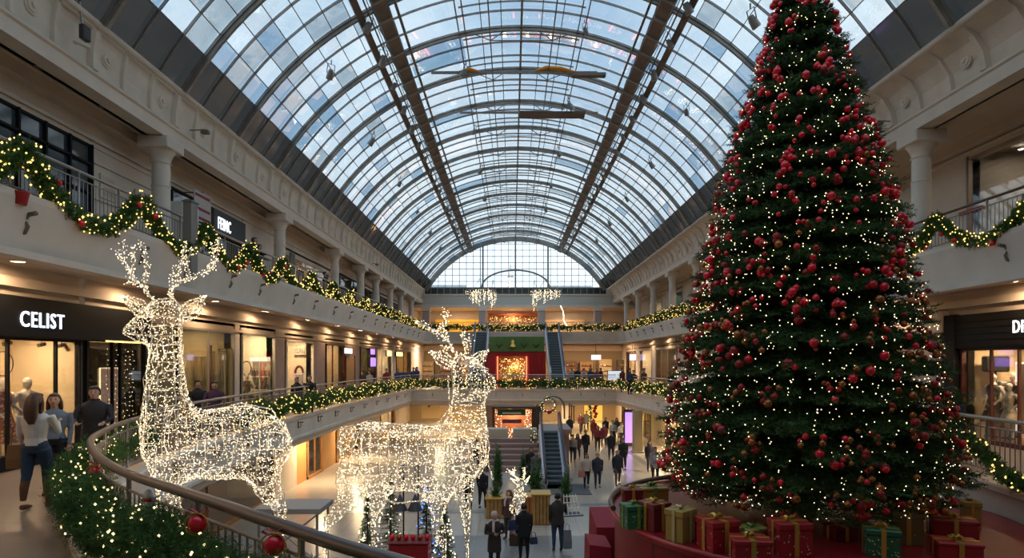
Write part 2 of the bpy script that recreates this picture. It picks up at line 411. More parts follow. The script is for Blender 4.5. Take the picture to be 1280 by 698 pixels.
for j in range(len(ys) - 1):
    for i in range(len(ang) - 1):
        sub = 3 if 10 <= i <= 13 else 1
        for q in range(sub):
            a0 = ang[i] + (ang[i + 1] - ang[i]) * q / sub; a1 = ang[i] + (ang[i + 1] - ang[i]) * (q + 1) / sub
            b = len(V); V += [vp(a0, VR + .05, ys[j]), vp(a1, VR + .05, ys[j]), vp(a1, VR + .05, ys[j + 1]), vp(a0, VR + .05, ys[j + 1])]
            F.append((b, b + 1, b + 2, b + 3))
        if i in (0, len(ang) - 2): k = 4
        else:
            e = min(i, len(ang) - 2 - i); pr = (.42, .2, .1) if (e <= 3 and ys[j] < 30) else (.05, .05, .12)
            u = random.random(); k = 1 if u < pr[0] else 2 if u < pr[0] + pr[1] else 3 if u < sum(pr) else 0
        MI += [k] * sub
obj_ = link('glazing', fastmesh('glazing', V, F, [gl_clear, gl_blue, gl_grey, gl_milk, gl_dark], MI), roof)
def archbar(r0, r1, wd, y, a0=-AB, a1=AB, n=40, m=0, mb=None):
    mb = mb or MB(); R = []
    for k in range(n + 1):
        a = a0 + (a1 - a0) * k / n
        p, q = vp(a, r0), vp(a, r1); R.append([(p[0], y - wd / 2, p[2]), (p[0], y + wd / 2, p[2]), (q[0], y + wd / 2, q[2]), (q[0], y - wd / 2, q[2])])
    return mb.rings(R, m, True, False)
nr = int((70 - RY0) / RSP) + 1
me_main = archbar(VR - .02, VR - .10, .16, 0).mesh('roof_rib', steel_l)
mm = archbar(VR - .17, VR - .21, .11, 0); archbar(VR - .05, VR - .18, .03, 0, mb=mm); archbar(VR + .02, VR - .07, .11, 0, mb=mm)
me_main = mm.mesh('roof_rib', steel_l)
me_sub = archbar(VR + .02, VR - .06, .036, 0).mesh('glazing_rib', steel)
me_sub2 = archbar(VR - .14, VR - .18, .035, 0, math.radians(-24), math.radians(24)).mesh('glazing_rib', steel)
for j, y in enumerate(ys):
    r = link('roof_rib' if j % 3 == 0 else 'glazing_rib', me_main if j % 3 == 0 else me_sub, roof); r.location.y = y
    if j % 3: continue
yy = RY0
# finer bars over the middle bays
mfine = archbar(VR + .01, VR - .05, .03, 0, math.radians(-12), math.radians(12), 12).mesh('fine_glazing_rib', steel)
for j in range(len(ys) - 1):
    for q in ((.5,) if j % 2 else ()):
        r = link('fine_glazing_rib', mfine, roof); r.location.y = ys[j] + (ys[j + 1] - ys[j]) * q
for i, a in enumerate(ang):
    d = degs[i]; big = abs(abs(d) - 23.7) < .1 or d == 0 or abs(d) == 12
    mb = MB(); lst = [(0, .028, .035)] if not big else ([(0, .09, .16)] if d == 0 else [(-.011, .05, .14), (.011, .05, .14)])
    for da, wd, dp in lst:
        R = []
        for y in (RY0, 70):
            p = [vp(a + da - wd / 2 / VR, VR + .02, y), vp(a + da + wd / 2 / VR, VR + .02, y), vp(a + da + wd / 2 / VR, VR - dp, y), vp(a + da - wd / 2 / VR, VR - dp, y)]
            R.append(p)
        mb.rings(R, 0, True, False)
    obj('purlin', mb, steel, roof)
for d in (-8, -4, 4, 8):
    a = math.radians(d); obj('fine_purlin', MB().tube([vp(a, VR - .03, RY0), vp(a, VR - .03, 70)], .02, 4), steel, roof)
for d in (-6.5, 6.5): 
    a = math.radians(d); obj('tie_rod', MB().tube([vp(a, VR - .55, RY0), vp(a, VR - .55, 70)], .03, 6), steel, roof)
# struts from the main ribs to the tie rods
for j in range(0, len(ys), 3):
    mb = MB()
    for d in (-6.5, 6.5):
        a = math.radians(d)
        for dd in (-3, 3): mb.tube([vp(a, VR - .55, ys[j]), vp(a + math.radians(dd), VR - .2, ys[j])], .022, 5)
    mb.tube([vp(math.radians(-6.5), VR - .55, ys[j]), vp(math.radians(6.5), VR - .55, ys[j])], .022, 5)
    obj('strut', mb, steel, roof)
# two long service catwalks hung under the vault, each with plates and a slim brown channel beside it
for s in (-1, 1):
    cw = thing('catwalk', 'long brown service catwalk hung under the glass roof, %s' % ('the one over the reindeer' if s < 0 else 'the one nearer the tall tree'), 'catwalk', vp(s * math.radians(25.6), VR - .3, 0))
    base = Vector(cw.location)
    def L(p): return tuple(Vector(p) - base)
    mb = MB(); R = []
    for y in (RY0, 69.8):
        R.append([L(vp(s * math.radians(t), VR - d, y)) for t, d in ((24.3, .12), (27.1, .12), (26.9, .62), (24.6, .62))])
    mb.rings(R, 0, True, False); obj('deck', mb, catw, cw)
    y = RY0; k = 0
    while y < 69:
        mb = MB(); mb.rings([[L(vp(s * math.radians(t), VR - d, yy)) for t, d in ((24.1, .1), (27.3, .1), (27.1, .68), (24.4, .68))] for yy in (y, y + .12)], 0, True, False)
        obj('cross_plate', mb, steel_l, cw); y += RSP / 3 * (1 if y < 40 else 2); k += 1
    mb = MB().rings([[L(vp(s * math.radians(t), VR - d, y)) for t, d in ((29.0, -.02), (30.2, -.02), (30.2, .3), (29.0, .3))] for y in (RY0, 69.8)], 0, True, False)
    obj('side_channel', mb, catw, cw)
    for t, d in ((22.9, .30), (28.1, .35)):
        obj('rail', MB().tube([L(vp(s * math.radians(t), VR - d, y)) for y in (RY0, 69.8)], .03, 6), steel_l, cw)
# spotlights clamped on the ribs beside the catwalks
def spot_proto():
    t = thing('spotlight', 'small spotlight clamped under the glass roof', 'spotlight', (0, 0, 0), 0, 'spotlights under the glass roof')
    obj('head', MB().tube([(0, 0, 0), (0, .08, -.10), (0, .2, -.24)], [.06, .10, .115], 12), steel, t)
    obj('lens', MB().disc((0, .2, -.241), .10, (0, .55, -.6), .012, 12), white, t)
    obj('yoke', MB().tube([(-.12, .08, -.1), (-.12, 0, .16), (.12, 0, .16), (.12, .08, -.1)], .016, 5).tube([(0, 0, .16), (0, 0, .30)], .02, 6), steel, t)
    return t
sp0 = spot_proto(); kids = tree_of(sp0); first = True
for j in range(0, len(ys)):
    for s, dg, ok in ((-1, 28.5, j % 2 == 0), (1, 28.5, j % 2 == 1), (-1, 38.8, j % 6 == 1), (1, 38.8, j % 6 == 4), (-1, 12.5, j % 6 == 5), (1, 12.5, j % 6 == 2)):
        if not ok or ys[j] > 60 or ys[j] < 9: continue
        p = vp(s * math.radians(dg), VR - .40 if dg != 28.5 else VR - .42, ys[j] + .05)
        if first: sp0.location = p; sp0.rotation_euler = (0, 0, s * -.9); first = False
        else: copy_tree(sp0, kids, p, s * random.uniform(.4, 1.6) * -1, scale=random.uniform(.9, 1.35))
# gantries across the middle of the vault
g = thing('maintenance_gantry', 'slim gantry across the roof with an orange tarpaulin bundle', 'gantry', (0.4, 28.6, 19.6))
obj('beam', MB().box(-4.2, -.05, -.06, 3.6, .05, .04), steel, g)
obj('tarpaulin', MB().tube([(.7, 0, .06), (1.2, 0, .18), (1.9, 0, .13), (2.6, 0, .0)], [(.05, .08), (.12, .2), (.12, .2), (.05, .08)], 10), mat('orange_tarp', (.75, .28, .03), .6), g)
obj('tarpaulin', MB().tube([(-2.9, 0, .02), (-2.4, 0, .10), (-1.9, 0, .02)], [(.04, .06), (.12, .2), (.04, .06)], 10), MATS['orange_tarp'], g)
obj('plank', MB().box(2.4, -.15, -.2, 4.0, .15, -.06), catw, g)
g = thing('maintenance_gantry', 'slim gantry across the roof carrying a dark brown board', 'gantry', (1.2, 32.6, 19.2))
obj('beam', MB().box(-4.0, -.05, .1, 3.4, .05, .18), steel, g); obj('board', MB().box(-.8, -.35, -.04, 2.7, .35, .08), MATS['dark_wood'], g)

# ---- end wall: frieze band, dark window row, arched window
ew = struct('wall_end', MB().box(-12, 70, ZC - .45, 14.5, 70.5, 13.75), mat('end_band', (.52, .50, .45), .7)); ew['label'] = 'pale green grey band of the end wall under the arched window'
struct('wall_end', MB().box(-12, 69.9, 13.7, -10.05, 70.5, 15.4).box(10.85, 69.9, 13.7, 12.6, 70.5, 15.4), cream)['label'] = 'small corner walls at the feet of the arched end window'
struct('trim_7', MB().box(-12, 69.85, ZC - .5, 14.5, 70, ZC - .2).box(-12, 69.9, 13.6, 14.5, 70, 13.75), cream)
mb = MB()
for k in range(29): x = -10.1 + 21 * k / 28; mb.box(x - .04, 70.0, 13.75, x + .04, 70.12, 14.5)
mb.box(-10.3, 70, 14.42, 11.1, 70.14, 14.54)
wn = struct('window_1', mb, steel_l); wn['label'] = 'row of small dark windows under the arched end window'
obj('pane', MB().box(-10.3, 70.15, 13.75, 11.1, 70.2, 14.5), mat('dark_pane', (.06, .075, .08), .15), wn)
def arcz(x, r=VR): return VZC + math.sqrt(max(0, r * r - (x - VX) ** 2))
wa = link('window_2', None); wa['kind'] = 'structure'; wa['label'] = 'large arched end window with a fine grid of panes'
mb = archbar(VR + .1, VR - .45, .35, 70.1); obj('arch_frame', mb, steel_l, wa)
mb = MB(); nx = 26
for k in range(nx + 1):
    x = -10.1 + 21 * k / nx; zt = arcz(x, VR - .3)
    if zt > 14.6: mb.box(x - .03, 70.05, 14.5, x + .03, 70.13, zt)
for k in range(1, 8):
    z = 14.5 + .72 * k; hw = math.sqrt(max(0, (VR - .3) ** 2 - (z - VZC) ** 2)); mb.box(VX - hw, 70.06, z - .03, VX + hw, 70.12, z + .03)
obj('glazing_grid', mb, steel, wa)
for x, dx in ((-3.35, .35), (.4, 0), (4.15, -.35)):
    obj('mullion', MB().box(x - .09, 69.95, 13.7, x + .09, 70.2, arcz(x, VR - .3)), steel_l, wa)
mb = MB().tube([(VX + 3.9 * math.cos(t), 69.98, 14.5 + 2.0 * math.sin(t)) for t in [PI * k / 24 for k in range(25)]], .1, 6); obj('inner_arch', mb, steel_l, wa)
V = []; F = []
for k in range(40):
    xa, xb = -10.1 + 21 * k / 40, -10.1 + 21 * (k + 1) / 40; b = len(V)
    V += [(xa, 70.1, 14.5), (xb, 70.1, 14.5), (xb, 70.1, max(14.5, arcz(xb, VR))), (xa, 70.1, max(14.5, arcz(xa, VR)))]; F.append((b, b + 1, b + 2, b + 3))
link('pane', fastmesh('pane', V, F, gl_clear), wa)
# buildings seen faintly beyond the end window and past the low side panes
far = mat('pale_facade', (.34, .36, .38), .8, var=.2, scale=.3)
brick = brickmat('brick_facade', (.42, .17, .07), (.50, .22, .10), (.3, .2, .15), .5, .2, .03, .9)
for x0, x1, y, h in ((-20, -9, 120, 20.5), (-9, -2, 128, 19.0), (-1, 6, 125, 18.2), (7, 16, 122, 20.6)):
    t = thing('apartment_block', {-20: 'pale building beyond the arched end window, behind its lower panes over the reindeer side', -9: 'pale low building beyond the end window between two taller ones', -1: 'lowest pale building beyond the middle of the arched end window', 7: 'pale building beyond the arched end window on the tall tree side'}[x0], 'building', ((x0 + x1) / 2, y, 0))
    w2 = (x1 - x0) / 2
    obj('wall', MB().box(-w2, 0, 0, w2, 10, h).prism([(-w2, 0), (w2, 0), (w2 - 1, 3), (-w2 + 1, 3)], h, h + .6), far, t)
    for k in range(int(w2 * 2 / 2)):
        for q in range(3): obj('window', MB().box(-w2 + .5 + 2 * k, -.06, h - 1.6 - 2.2 * q, -w2 + 1.4 + 2 * k, 0, h - .5 - 2.2 * q), MATS['dark_pane'], t)
for s, y0, y1 in ((1, 40, 56), (-1, 24, 36)):
    t = thing('brick_building', 'orange brick building beyond the low roof panes %s' % ('past the tall tree' if s > 0 else 'over the shop side'), 'building', (s * 17 + .4, (y0 + y1) / 2, 0))
    obj('wall', MB().box(-1, -(y1 - y0) / 2, 0, 1, (y1 - y0) / 2, 17.2).box(-1.2, -(y1 - y0) / 2, 17.2, 1.2, (y1 - y0) / 2, 17.5), brick, t)
    k = -(y1 - y0) / 2 + 1
    while k < (y1 - y0) / 2 - 1: obj('window', MB().box(-s * 1.03 if s > 0 else 1.0, k, 15, -s * 1.0 if s > 0 else 1.03, k + .8, 16.6), MATS['dark_pane'], t); k += 2
# light roofs outside closing the building against the sky
struct('roof_flat', MB().box(-17, -6, ZC + .5, -10.9, 80, ZC + .6).box(11.9, -6, ZC + .5, 18, 80, ZC + .6).box(-17, 70.6, ZC + .5, 18, 80, ZC + .6), far)
# end parts behind the camera
struct('wall_back', MB().box(-12, -5.4, 0, 14.6, -5, 13.2), cream)
struct('ceiling', MB().box(-12, -6, 13.2, 14.6, 0.35, 13.4).box(-12, .1, 13.2, 14.6, .35, 16), cream2)['label'] = 'solid ceiling at the near end of the hall'

# ---- columns of the upper gallery
def column(x, y, s, label):
    t = thing('column', label, 'column', (x, y, ZL), 0, None)
    obj('shaft', MB().lathe((0, 0, 0), [(.30, .0), (.30, .2), (.26, .25), (.25, 2.9), (.24, 3.1)], 24), cream, t)
    obj('base', MB().bbox(-.36, -.36, 0, .36, .36, .14, .02).lathe((0, 0, .14), [(.34, 0), (.36, .05), (.30, .12)], 24), cream, t)
    obj('capital', MB().lathe((0, 0, 3.05), [(.25, 0), (.29, .03), (.25, .06), (.27, .15), (.36, .34), (.42, .40)], 24).bbox(-.46, -.46, 3.45, .46, .46, 3.8, .03), cream, t)
    obj('band', MB().lathe((0, 0, 2.35), [(.265, 0), (.275, .03), (.265, .06)], 24), cream, t)
    return t
desc = ['first round cream column past the dark gridded shopfront', 'round cream column beside the person at the rail', 'round cream column between the posters and the black shop']
n_ = 0
for y in (10.0, 18.4, 27.8, 36.4, 42.6, 47.4, 53, 58, 64):
    lab = {18.4: desc[0], 27.8: desc[1], 36.4: desc[2], 42.6: 'round cream column past the black shop on the upper gallery', 10.0: 'round cream column at the near end of the upper gallery'}.get(y)
    t = column(-10.62, y, -1, lab or 'slim far column of the upper gallery on the reindeer side')
    if not lab: t['group'] = 'far columns on the reindeer side'
for y in (9.6, 17.9, 26, 33.5, 39.6, 45.7, 51.8, 58, 64):
    lab = {17.9: 'thick cream column beside the script shop sign, right of the tall tree', 33.5: None}.get(y)
    t = column(12.05, y, 1, lab or 'cream column of the upper gallery behind the tall tree')
    if not lab: t['group'] = 'columns on the tree side of the upper gallery'
for k, x in enumerate((-9.9, -3.4, 3.4, 9.9)):
    t = thing('column', ['far end column beside the yellow shop at the upper corner', 'far end column between yellow shop and glittering shop', 'far end column between glittering shop and peach wall', 'far end column beside the peach wall at the upper corner'][k], 'column', (x, 70.3, ZL))
    obj('shaft', MB().bbox(-.42, -.42, .2, .42, .42, 2.9, .06), mat('mauve_stone', (.42, .33, .31), .6), t)
    obj('base', MB().bbox(-.5, -.5, 0, .5, .5, .2, .03), cream, t); obj('capital', MB().bbox(-.52, -.52, 2.9, .52, .52, 3.35, .05), cream, t)

# ---- recessed shop bays
win_n = [2]
def bay(s, xw, y0, y1, zb, zt, depth, wallm, power, framem, sill=.12, muls=(), gl=True, floorm=None, lamp=(1, .72, .42), header=None, back=True):
    """one shop opening in the side wall: room box behind it, a framed pane in front. s=-1 left wall, +1 right wall"""
    xo = xw + s * depth; a, b = min(xw, xo), max(xw, xo); m = .06
    mb = MB()
    mb.box(xo, y0 - .1, zb, xo + s * .1, y1 + .1, zt + .3)
    mb.box(a, y0 - .1, zb, b, y0, zt + .3).box(a, y1, zb, b, y1 + .1, zt + .3)
    mb.box(a, y0 - .1, zt + .2, b, y1 + .1, zt + .3)
    mb.box(a, y0 - .1, zb - .0, b, y1 + .1, zb + .03, 1)
    st = struct('wall_shop', mb, [wallm, floorm or plank]); 
    win_n[0] += 1
    f = MB(); t = .07
    f.box(xw - .06, y0, zt - t, xw + .06, y1, zt).box(xw - .06, y0, zb, xw + .06, y0 + t, zt).box(xw - .06, y1 - t, zb, xw + .06, y1, zt)
    f.box(xw - .09, y0, zb, xw + .09, y1, zb + sill)
    for q in muls: f.box(xw - .035, y0 + (y1 - y0) * q - .025, zb, xw + .035, y0 + (y1 - y0) * q + .025, zt)
    wf = struct('window_%d' % win_n[0], f, framem)
    if gl: obj('pane', MB().box(xw - .008, y0 + t, zb + sill, xw + .008, y1 - t, zt - t), shopglass, wf)
    if power:
        n = 2 if y1 - y0 > 3.2 else 1
        for k in range(n):
            fx = thing('ceiling_light', 'small round shop ceiling light', 'ceiling light', (xw + s * depth * .45, y0 + (y1 - y0) * (k + .5) / n, zt + .2), 0, 'shop ceiling lights')
            obj('trim_ring', MB().lathe((0, 0, -.05), [(.2, .05), (.22, 0), (.17, 0), (.16, .04)], 16, caps=False), white, fx)
            arealamp('shop_lamp', (0, 0, -.04), .3, power / n * .42, lamp, parent=fx)
    return st, wf
def pier(s, xw, y0, y1, z0, z1, m, label=None, name=None, d=.35):
    a, b = sorted((xw, xw + s * d)); o = struct(name or ('wall_left' if s < 0 else 'wall_right'), MB().box(a, y0, z0, b, y1, z1), m)
    if label: o['label'] = label
    return o
mauve = mat('mauve_pier', (.34, .24, .20), .5, var=.1, scale=2)
stone = brickmat('stone_pier', (.42, .34, .28), (.44, .36, .30), (.2, .16, .13), 5, 1.1, .02, .6, rot=(PI / 2, 0, 0))
WXL = -10.4
# middle floor, reindeer side
shop_cream = mat('shop_cream', (.78, .62, .40), .7); shop_white = mat('shop_white', (.82, .74, .58), .7)
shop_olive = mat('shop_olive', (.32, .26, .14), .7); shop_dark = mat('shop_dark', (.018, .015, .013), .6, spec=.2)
alu = mat('aluminium', (.45, .42, .38), .4, .6); oxred = mat('oxblood', (.10, .02, .015), .4)
def yl(px): return YW(px, WXL)
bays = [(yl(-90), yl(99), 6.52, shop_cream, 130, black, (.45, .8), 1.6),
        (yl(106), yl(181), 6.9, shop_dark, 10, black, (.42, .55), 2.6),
        (yl(222), yl(292), 7.1, shop_olive, 90, alu, (.5,), 3),
        (yl(301), yl(343), 7.1, shop_white, 130, alu, (), 1.6),
        (yl(357), yl(391), 7.0, shop_white, 150, cream, (), 1.3),
        (yl(407), yl(430), 7.0, shop_cream, 60, oxred, (.35,), 2.2),
        (yl(450), yl(469), 7.0, mat('shop_green', (.10, .12, .06), .7), 60, oxred, (.5,), 2),
        (yl(470.5), yl(490), 7.0, shop_white, 160, cream, (.3,), 2),
        (yl(495), yl(513), 7.0, mat('shop_gold', (.6, .4, .14), .7), 120, darkw, (.5,), 2)]
prev = -5.0
for k, (a, b, zt, wm, pw, fm, mu, dp) in enumerate(bays):
    if k and k != 1:
        pier(-1, WXL, prev, a, ZM, zt, [cream, cream, mat('olive_pier', (.20, .17, .09), .6), cream, mauve, mauve, mauve, mat('pink_pier', (.45, .22, .20), .5), cream, darkw][k])
    elif k == 0: pier(-1, WXL, prev, a, ZM, zt, cream)
    bay(-1, WXL, a, b, ZM, zt, dp, wm, pw, fm, muls=mu, sill=.3 if k == 0 else .12)
    pier(-1, WXL, prev if k != 1 else a, b, zt, 8.05, cream2)
    prev = b
pier(-1, WXL, prev, 72, ZM, 8.05, cream)
struct('trim_8', MB().box(WXL, -5, 7.55, WXL + .12, 72, 7.75).box(WXL, -5, 7.1, WXL + .05, 72, 7.2), cream2)
struct('baseboard_left', MB().box(WXL, 14.8, ZM, WXL + .05, 72, ZM + .12), darkw)
# middle floor, tree side
WXR = 13.0
def yr(px): return YW(px, WXR)
rb = [(yr(1375), yr(1203), 6.37, shop_cream, 150, oxred, (.52, .74), 1.8),
      (24, 28.5, 7.0, shop_white, 90, alu, (.5,), 2), (31, 38, 7.0, shop_cream, 90, alu, (.5,), 2),
      (yr(846), yr(820), 7.1, mat('shop_grey', (.25, .22, .16), .7), 60, alu, (.4, .7), 2), (yr(815), yr(799), 7.1, shop_white, 190, cream, (), 1.6), (64, 69, 7.1, shop_cream, 120, darkw, (.5,), 2)]
prev = -5.0
for k, (a, b, zt, wm, pw, fm, mu, dp) in enumerate(rb):
    pier(1, WXR, prev, a, ZM, zt, stone if k == 1 else cream)
    bay(1, WXR, a, b, ZM, zt, dp, wm, pw, fm, muls=mu)
    pier(1, WXR, prev, b, zt, 8.05, cream2); prev = b
pier(1, WXR, prev, 72, ZM, 8.05, cream)
struct('trim_9', MB().box(WXR - .12, -5, 7.55, WXR, 72, 7.75), cream2)
st = thing('pilaster', 'broad pale stone pilaster beside the black shopfront on the tree side', 'pilaster', (12.9, 18.75, ZM))
obj('shaft', MB().box(-.12, -.55, 0, .1, .55, 3.1), stone, st); obj('capital', MB().bbox(-.22, -.68, 3.1, .1, .68, 3.75, .03), cream, st)
sg = thing('shop_fascia', 'black shop fascia with a bright letter D on the tree side', 'shop sign', (12.9, (yr(1375) + yr(1188)) / 2, 6.85))
h2 = (yr(1188) - yr(1375)) / 2
obj('board', MB().bbox(-.06, -h2, -.5, .08, h2, .47, .02), black, sg)
for q in range(5): obj('groove', MB().box(-.075, -h2 + .1, -.42 + .17 * q, -.06, h2 - .1, -.40 + .17 * q), shop_dark, sg)
obj('side_frame', MB().box(-.10, h2 - .42, -3.1, .06, h2 - .02, .5), shop_dark, sg)
text('letters', 'DIVO', (-.07, yr(1274) - sg.location.y, -.12), .46, 'right', letter, sg, sx=.8)
# upper floor, reindeer side
UXL = -11.7
def yu(px): return YW(px, UXL)
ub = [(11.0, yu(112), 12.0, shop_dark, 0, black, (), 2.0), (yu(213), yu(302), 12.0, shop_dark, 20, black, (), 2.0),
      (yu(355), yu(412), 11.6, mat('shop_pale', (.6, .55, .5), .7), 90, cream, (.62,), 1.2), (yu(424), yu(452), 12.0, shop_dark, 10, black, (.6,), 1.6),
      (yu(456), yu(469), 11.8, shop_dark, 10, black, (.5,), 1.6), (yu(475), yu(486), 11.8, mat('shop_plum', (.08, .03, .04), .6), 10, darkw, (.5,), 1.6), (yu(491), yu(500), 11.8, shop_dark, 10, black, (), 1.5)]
prev = -5.0
for k, (a, b, zt, wm, pw, fm, mu, dp) in enumerate(ub):
    pier(-1, UXL, prev, a, ZL, zt, cream); bay(-1, UXL, a, b, ZL, zt, dp, wm, pw, fm, muls=mu); pier(-1, UXL, prev, b, zt, 13.0, cream); prev = b
pier(-1, UXL, prev, 76, ZL, 13.0, cream)
struct('trim_10', MB().box(UXL, -5, 12.15, UXL + .08, 76, 12.25).box(UXL, -5, 11.98, UXL + .04, yu(190), 12.1), cream)
# grid of the big dark window
gw = thing('window_grid', 'black steel grid of the large dark shopfront on the upper gallery', 'window frame', (UXL + .05, 11.0, ZL))
a, b = 0, yu(112) - 11.0
for k in range(8): obj('bar', MB().box(-.03, b * k / 7 - .03, 0, .05, b * k / 7 + .03, 3.1), black, gw)
for z in (.9, 1.75, 2.55): obj('rail', MB().box(-.03, 0, z - .03, .05, b, z + .03), black, gw)
obj('reflecting_panes', MB().box(-.06, 0, 0, -.04, b, 3.1), mat('dark_mirror_glass', (.05, .07, .085), .08, spec=1), gw)
# upper floor, tree side
UXR = 14.3
def yv(px): return YW(px, UXR)
vb = [(yv(1420), yv(1211), 12.35, mat('shop_taupe', (.30, .26, .22), .7), 60, mauve, (.1, .55), 3.2), (yv(1152), yv(1080), 12.3, MATS['shop_taupe'], 45, cream, (), 2.6), (27, 32, 12, shop_white, 40, cream, (.5,), 2),
      (yv(895), yv(878), 12.2, MATS['shop_pale'], 60, cream, (.3,), 1.6), (51, 55, 12.0, mat('shop_teal', (.05, .13, .12), .5), 30, alu, (.5,), 1.5), (58, 63, 12.0, shop_white, 40, cream, (.5,), 2)]
prev = -5.0
for k, (a, b, zt, wm, pw, fm, mu, dp) in enumerate(vb):
    pier(1, UXR, prev, a, ZL, zt, cream); bay(1, UXR, a, b, ZL, zt, dp, wm, pw, fm, muls=mu, lamp=(1, .85, .65)); pier(1, UXR, prev, b, zt, 13.0, cream); prev = b
pier(1, UXR, prev, 76, ZL, 13.0, cream)
struct('trim_11', MB().box(UXR - .08, -5, 12.45, UXR, 76, 12.55), cream)
sg = thing('shop_sign', 'cream sign panel with dark script lettering behind the upper rail, right of the tree', 'shop sign', (UXR - .1, yv(1080), 11.0))
obj('board', MB().bbox(-.04, yv(1152) - yv(1080), -.15, .04, 0, 1.2, .01), mat('sign_cream', (.62, .56, .48), .5), sg)
text('letters', 'STORREK', (-.06, -.35, .25), .62, 'right', black, sg, sx=.72)
# ---- upper gallery end shops
struct('wall_end', MB().box(-12, 76, 0, 14.5, 76.3, ZC), cream)
struct('ceiling', MB().box(-12, 70, ZC - .45, 14.5, 76.3, ZC - .3), cream2)
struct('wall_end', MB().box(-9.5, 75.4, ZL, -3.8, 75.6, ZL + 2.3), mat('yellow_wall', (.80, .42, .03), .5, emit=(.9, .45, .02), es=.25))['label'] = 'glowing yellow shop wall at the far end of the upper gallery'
struct('wall_end', MB().box(3.9, 75.4, ZL, 9.0, 75.6, ZL + 2.3), mat('peach_wall', (.80, .52, .28), .5))['label'] = 'peach shop wall at the far end of the upper gallery'
for x in (-6.6, 0, 6.4):
    fx = thing('ceiling_light', 'ceiling light of the far upper gallery', 'ceiling light', (x, 73, ZC - .46), 0, 'ceiling lights of the far upper gallery')
    obj('trim_ring', MB().lathe((0, 0, -.02), [(.3, .03), (.32, 0), (.26, 0), (.25, .02)], 16, caps=False), white, fx)
    arealamp('lamp', (0, 0, -.02), .5, 80, (1, .74, .48), parent=fx)
# ---- middle floor end shops
struct('wall_end', MB().box(-10.4, 71.8, ZM, 13, 72, 8.0), mat('end_brown', (.34, .25, .15), .7))
struct('trim_12', MB().box(-10.4, 71.5, 7.2, 13, 71.8, 7.9), cream2)
for x in (-9, -5.2, 5, 8.2, 11):
    fx = thing('ceiling_light', 'ceiling light of the far middle gallery', 'ceiling light', (x, 66, 7.98), 0, 'ceiling lights of the far middle gallery')
    obj('trim_ring', MB().lathe((0, 0, -.02), [(.3, .03), (.32, 0), (.26, 0), (.25, .02)], 16, caps=False), white, fx)
    arealamp('lamp', (0, 0, -.02), .5, 150, (1, .72, .46), parent=fx)
# ---- ground floor walls
GXL, GXR = -10.4, 10.5
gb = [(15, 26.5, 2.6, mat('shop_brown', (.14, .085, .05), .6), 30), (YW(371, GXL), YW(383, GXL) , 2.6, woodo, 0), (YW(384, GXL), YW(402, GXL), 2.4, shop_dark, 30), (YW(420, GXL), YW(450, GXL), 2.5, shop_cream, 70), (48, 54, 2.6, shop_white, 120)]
prev = -5.0
for k, (a, b, zt, wm, pw) in enumerate(gb):
    pier(-1, GXL, prev, a, 0, 2.9, cream if k != 3 else mat('warm_pier', (.62, .33, .12), .6))
    if k == 1: pier(-1, GXL, a, b, 0, 2.9, mat('orange_panel', (.72, .30, .10), .6), 'orange wall panel between ground floor shops')
    else: bay(-1, GXL, a, b, 0, zt, 2, wm, pw, woodo, muls=(.5,)); pier(-1, GXL, a, b, zt, 2.9, cream2)
    prev = b
pier(-1, GXL, prev, 62, 0, 2.9, cream)
gr = [(22, 26, 2.5, shop_cream, 80), (29, 34.5, 2.5, shop_cream, 80), (36, 41.5, 2.5, shop_cream, 110), (46, 50, 2.5, shop_dark, 20), (52, 58, 2.5, shop_white, 120)]
prev = -5.0
for k, (a, b, zt, wm, pw) in enumerate(gr):
    pier(1, GXR, prev, a, 0, 2.9, mat('olive_wall', (.40, .33, .18), .6) if k > 2 else cream); bay(1, GXR, a, b, 0, zt, 2, wm, pw, darkw, muls=(.5,)); pier(1, GXR, a, b, zt, 2.9, cream2); prev = b
pier(1, GXR, prev, 62, 0, 2.9, cream)
struct('wall_end', MB().box(-10.4, 62, 0, 10.6, 62.3, 2.9), mat('ground_end', (.48, .36, .22), .7))
for x, y in ((-9.4, 30), (-9.4, 37), (-6, 50), (-1, 50), (4.2, 49), (8.6, 49), (4.2, 57), (8.6, 57), (-6, 58), (9.7, 40), (9.7, 32), (-1, 57), (9.6, 24)):
    fx = thing('ceiling_light', 'round ceiling light over the ground floor shops', 'ceiling light', (x, y, ZM - .9), 0, 'ceiling lights over the ground floor')
    obj('trim_ring', MB().lathe((0, 0, -.04), [(.2, .04), (.22, 0), (.17, 0), (.16, .03)], 16, caps=False), white, fx)
    arealamp('lamp', (0, 0, -.02), .3, 110, (1, .72, .40), parent=fx)
# downlights in the soffits of the galleries
for x, lst in ((-9.75, (4, 8, 12, 16, 20, 24, 29, 34, 39, 44, 50, 56)), (12.35, (6, 10.5, 15, 20, 26, 32, 38, 44, 50, 56))):
    for y in lst:
        fx = thing('downlight', 'recessed downlight in the soffit over the middle gallery', 'downlight', (x, y, ZL - .9), 0, 'downlights over the middle gallery')
        obj('trim_ring', MB().lathe((0, 0, -.03), [(.13, .03), (.15, 0), (.11, 0), (.10, .03)], 16, caps=False), white, fx)
        arealamp('lamp', (0, 0, -.02), .2, 17, (1, .70, .42), parent=fx)
dn = thing('downlight', 'small dark recessed downlight in the upper soffit', 'downlight', (0, 0, 0), 0, 'downlights in the upper soffit')
obj('trim_ring', MB().lathe((0, 0, -.03), [(.10, .03), (.12, 0), (.08, 0), (.07, .03)], 14, caps=False), bracket, dn)
obj('lens', MB().lathe((0, 0, -.01), [(.0, 0), (.08, 0)], 14, caps=False), steel, dn); kd = tree_of(dn); first = True
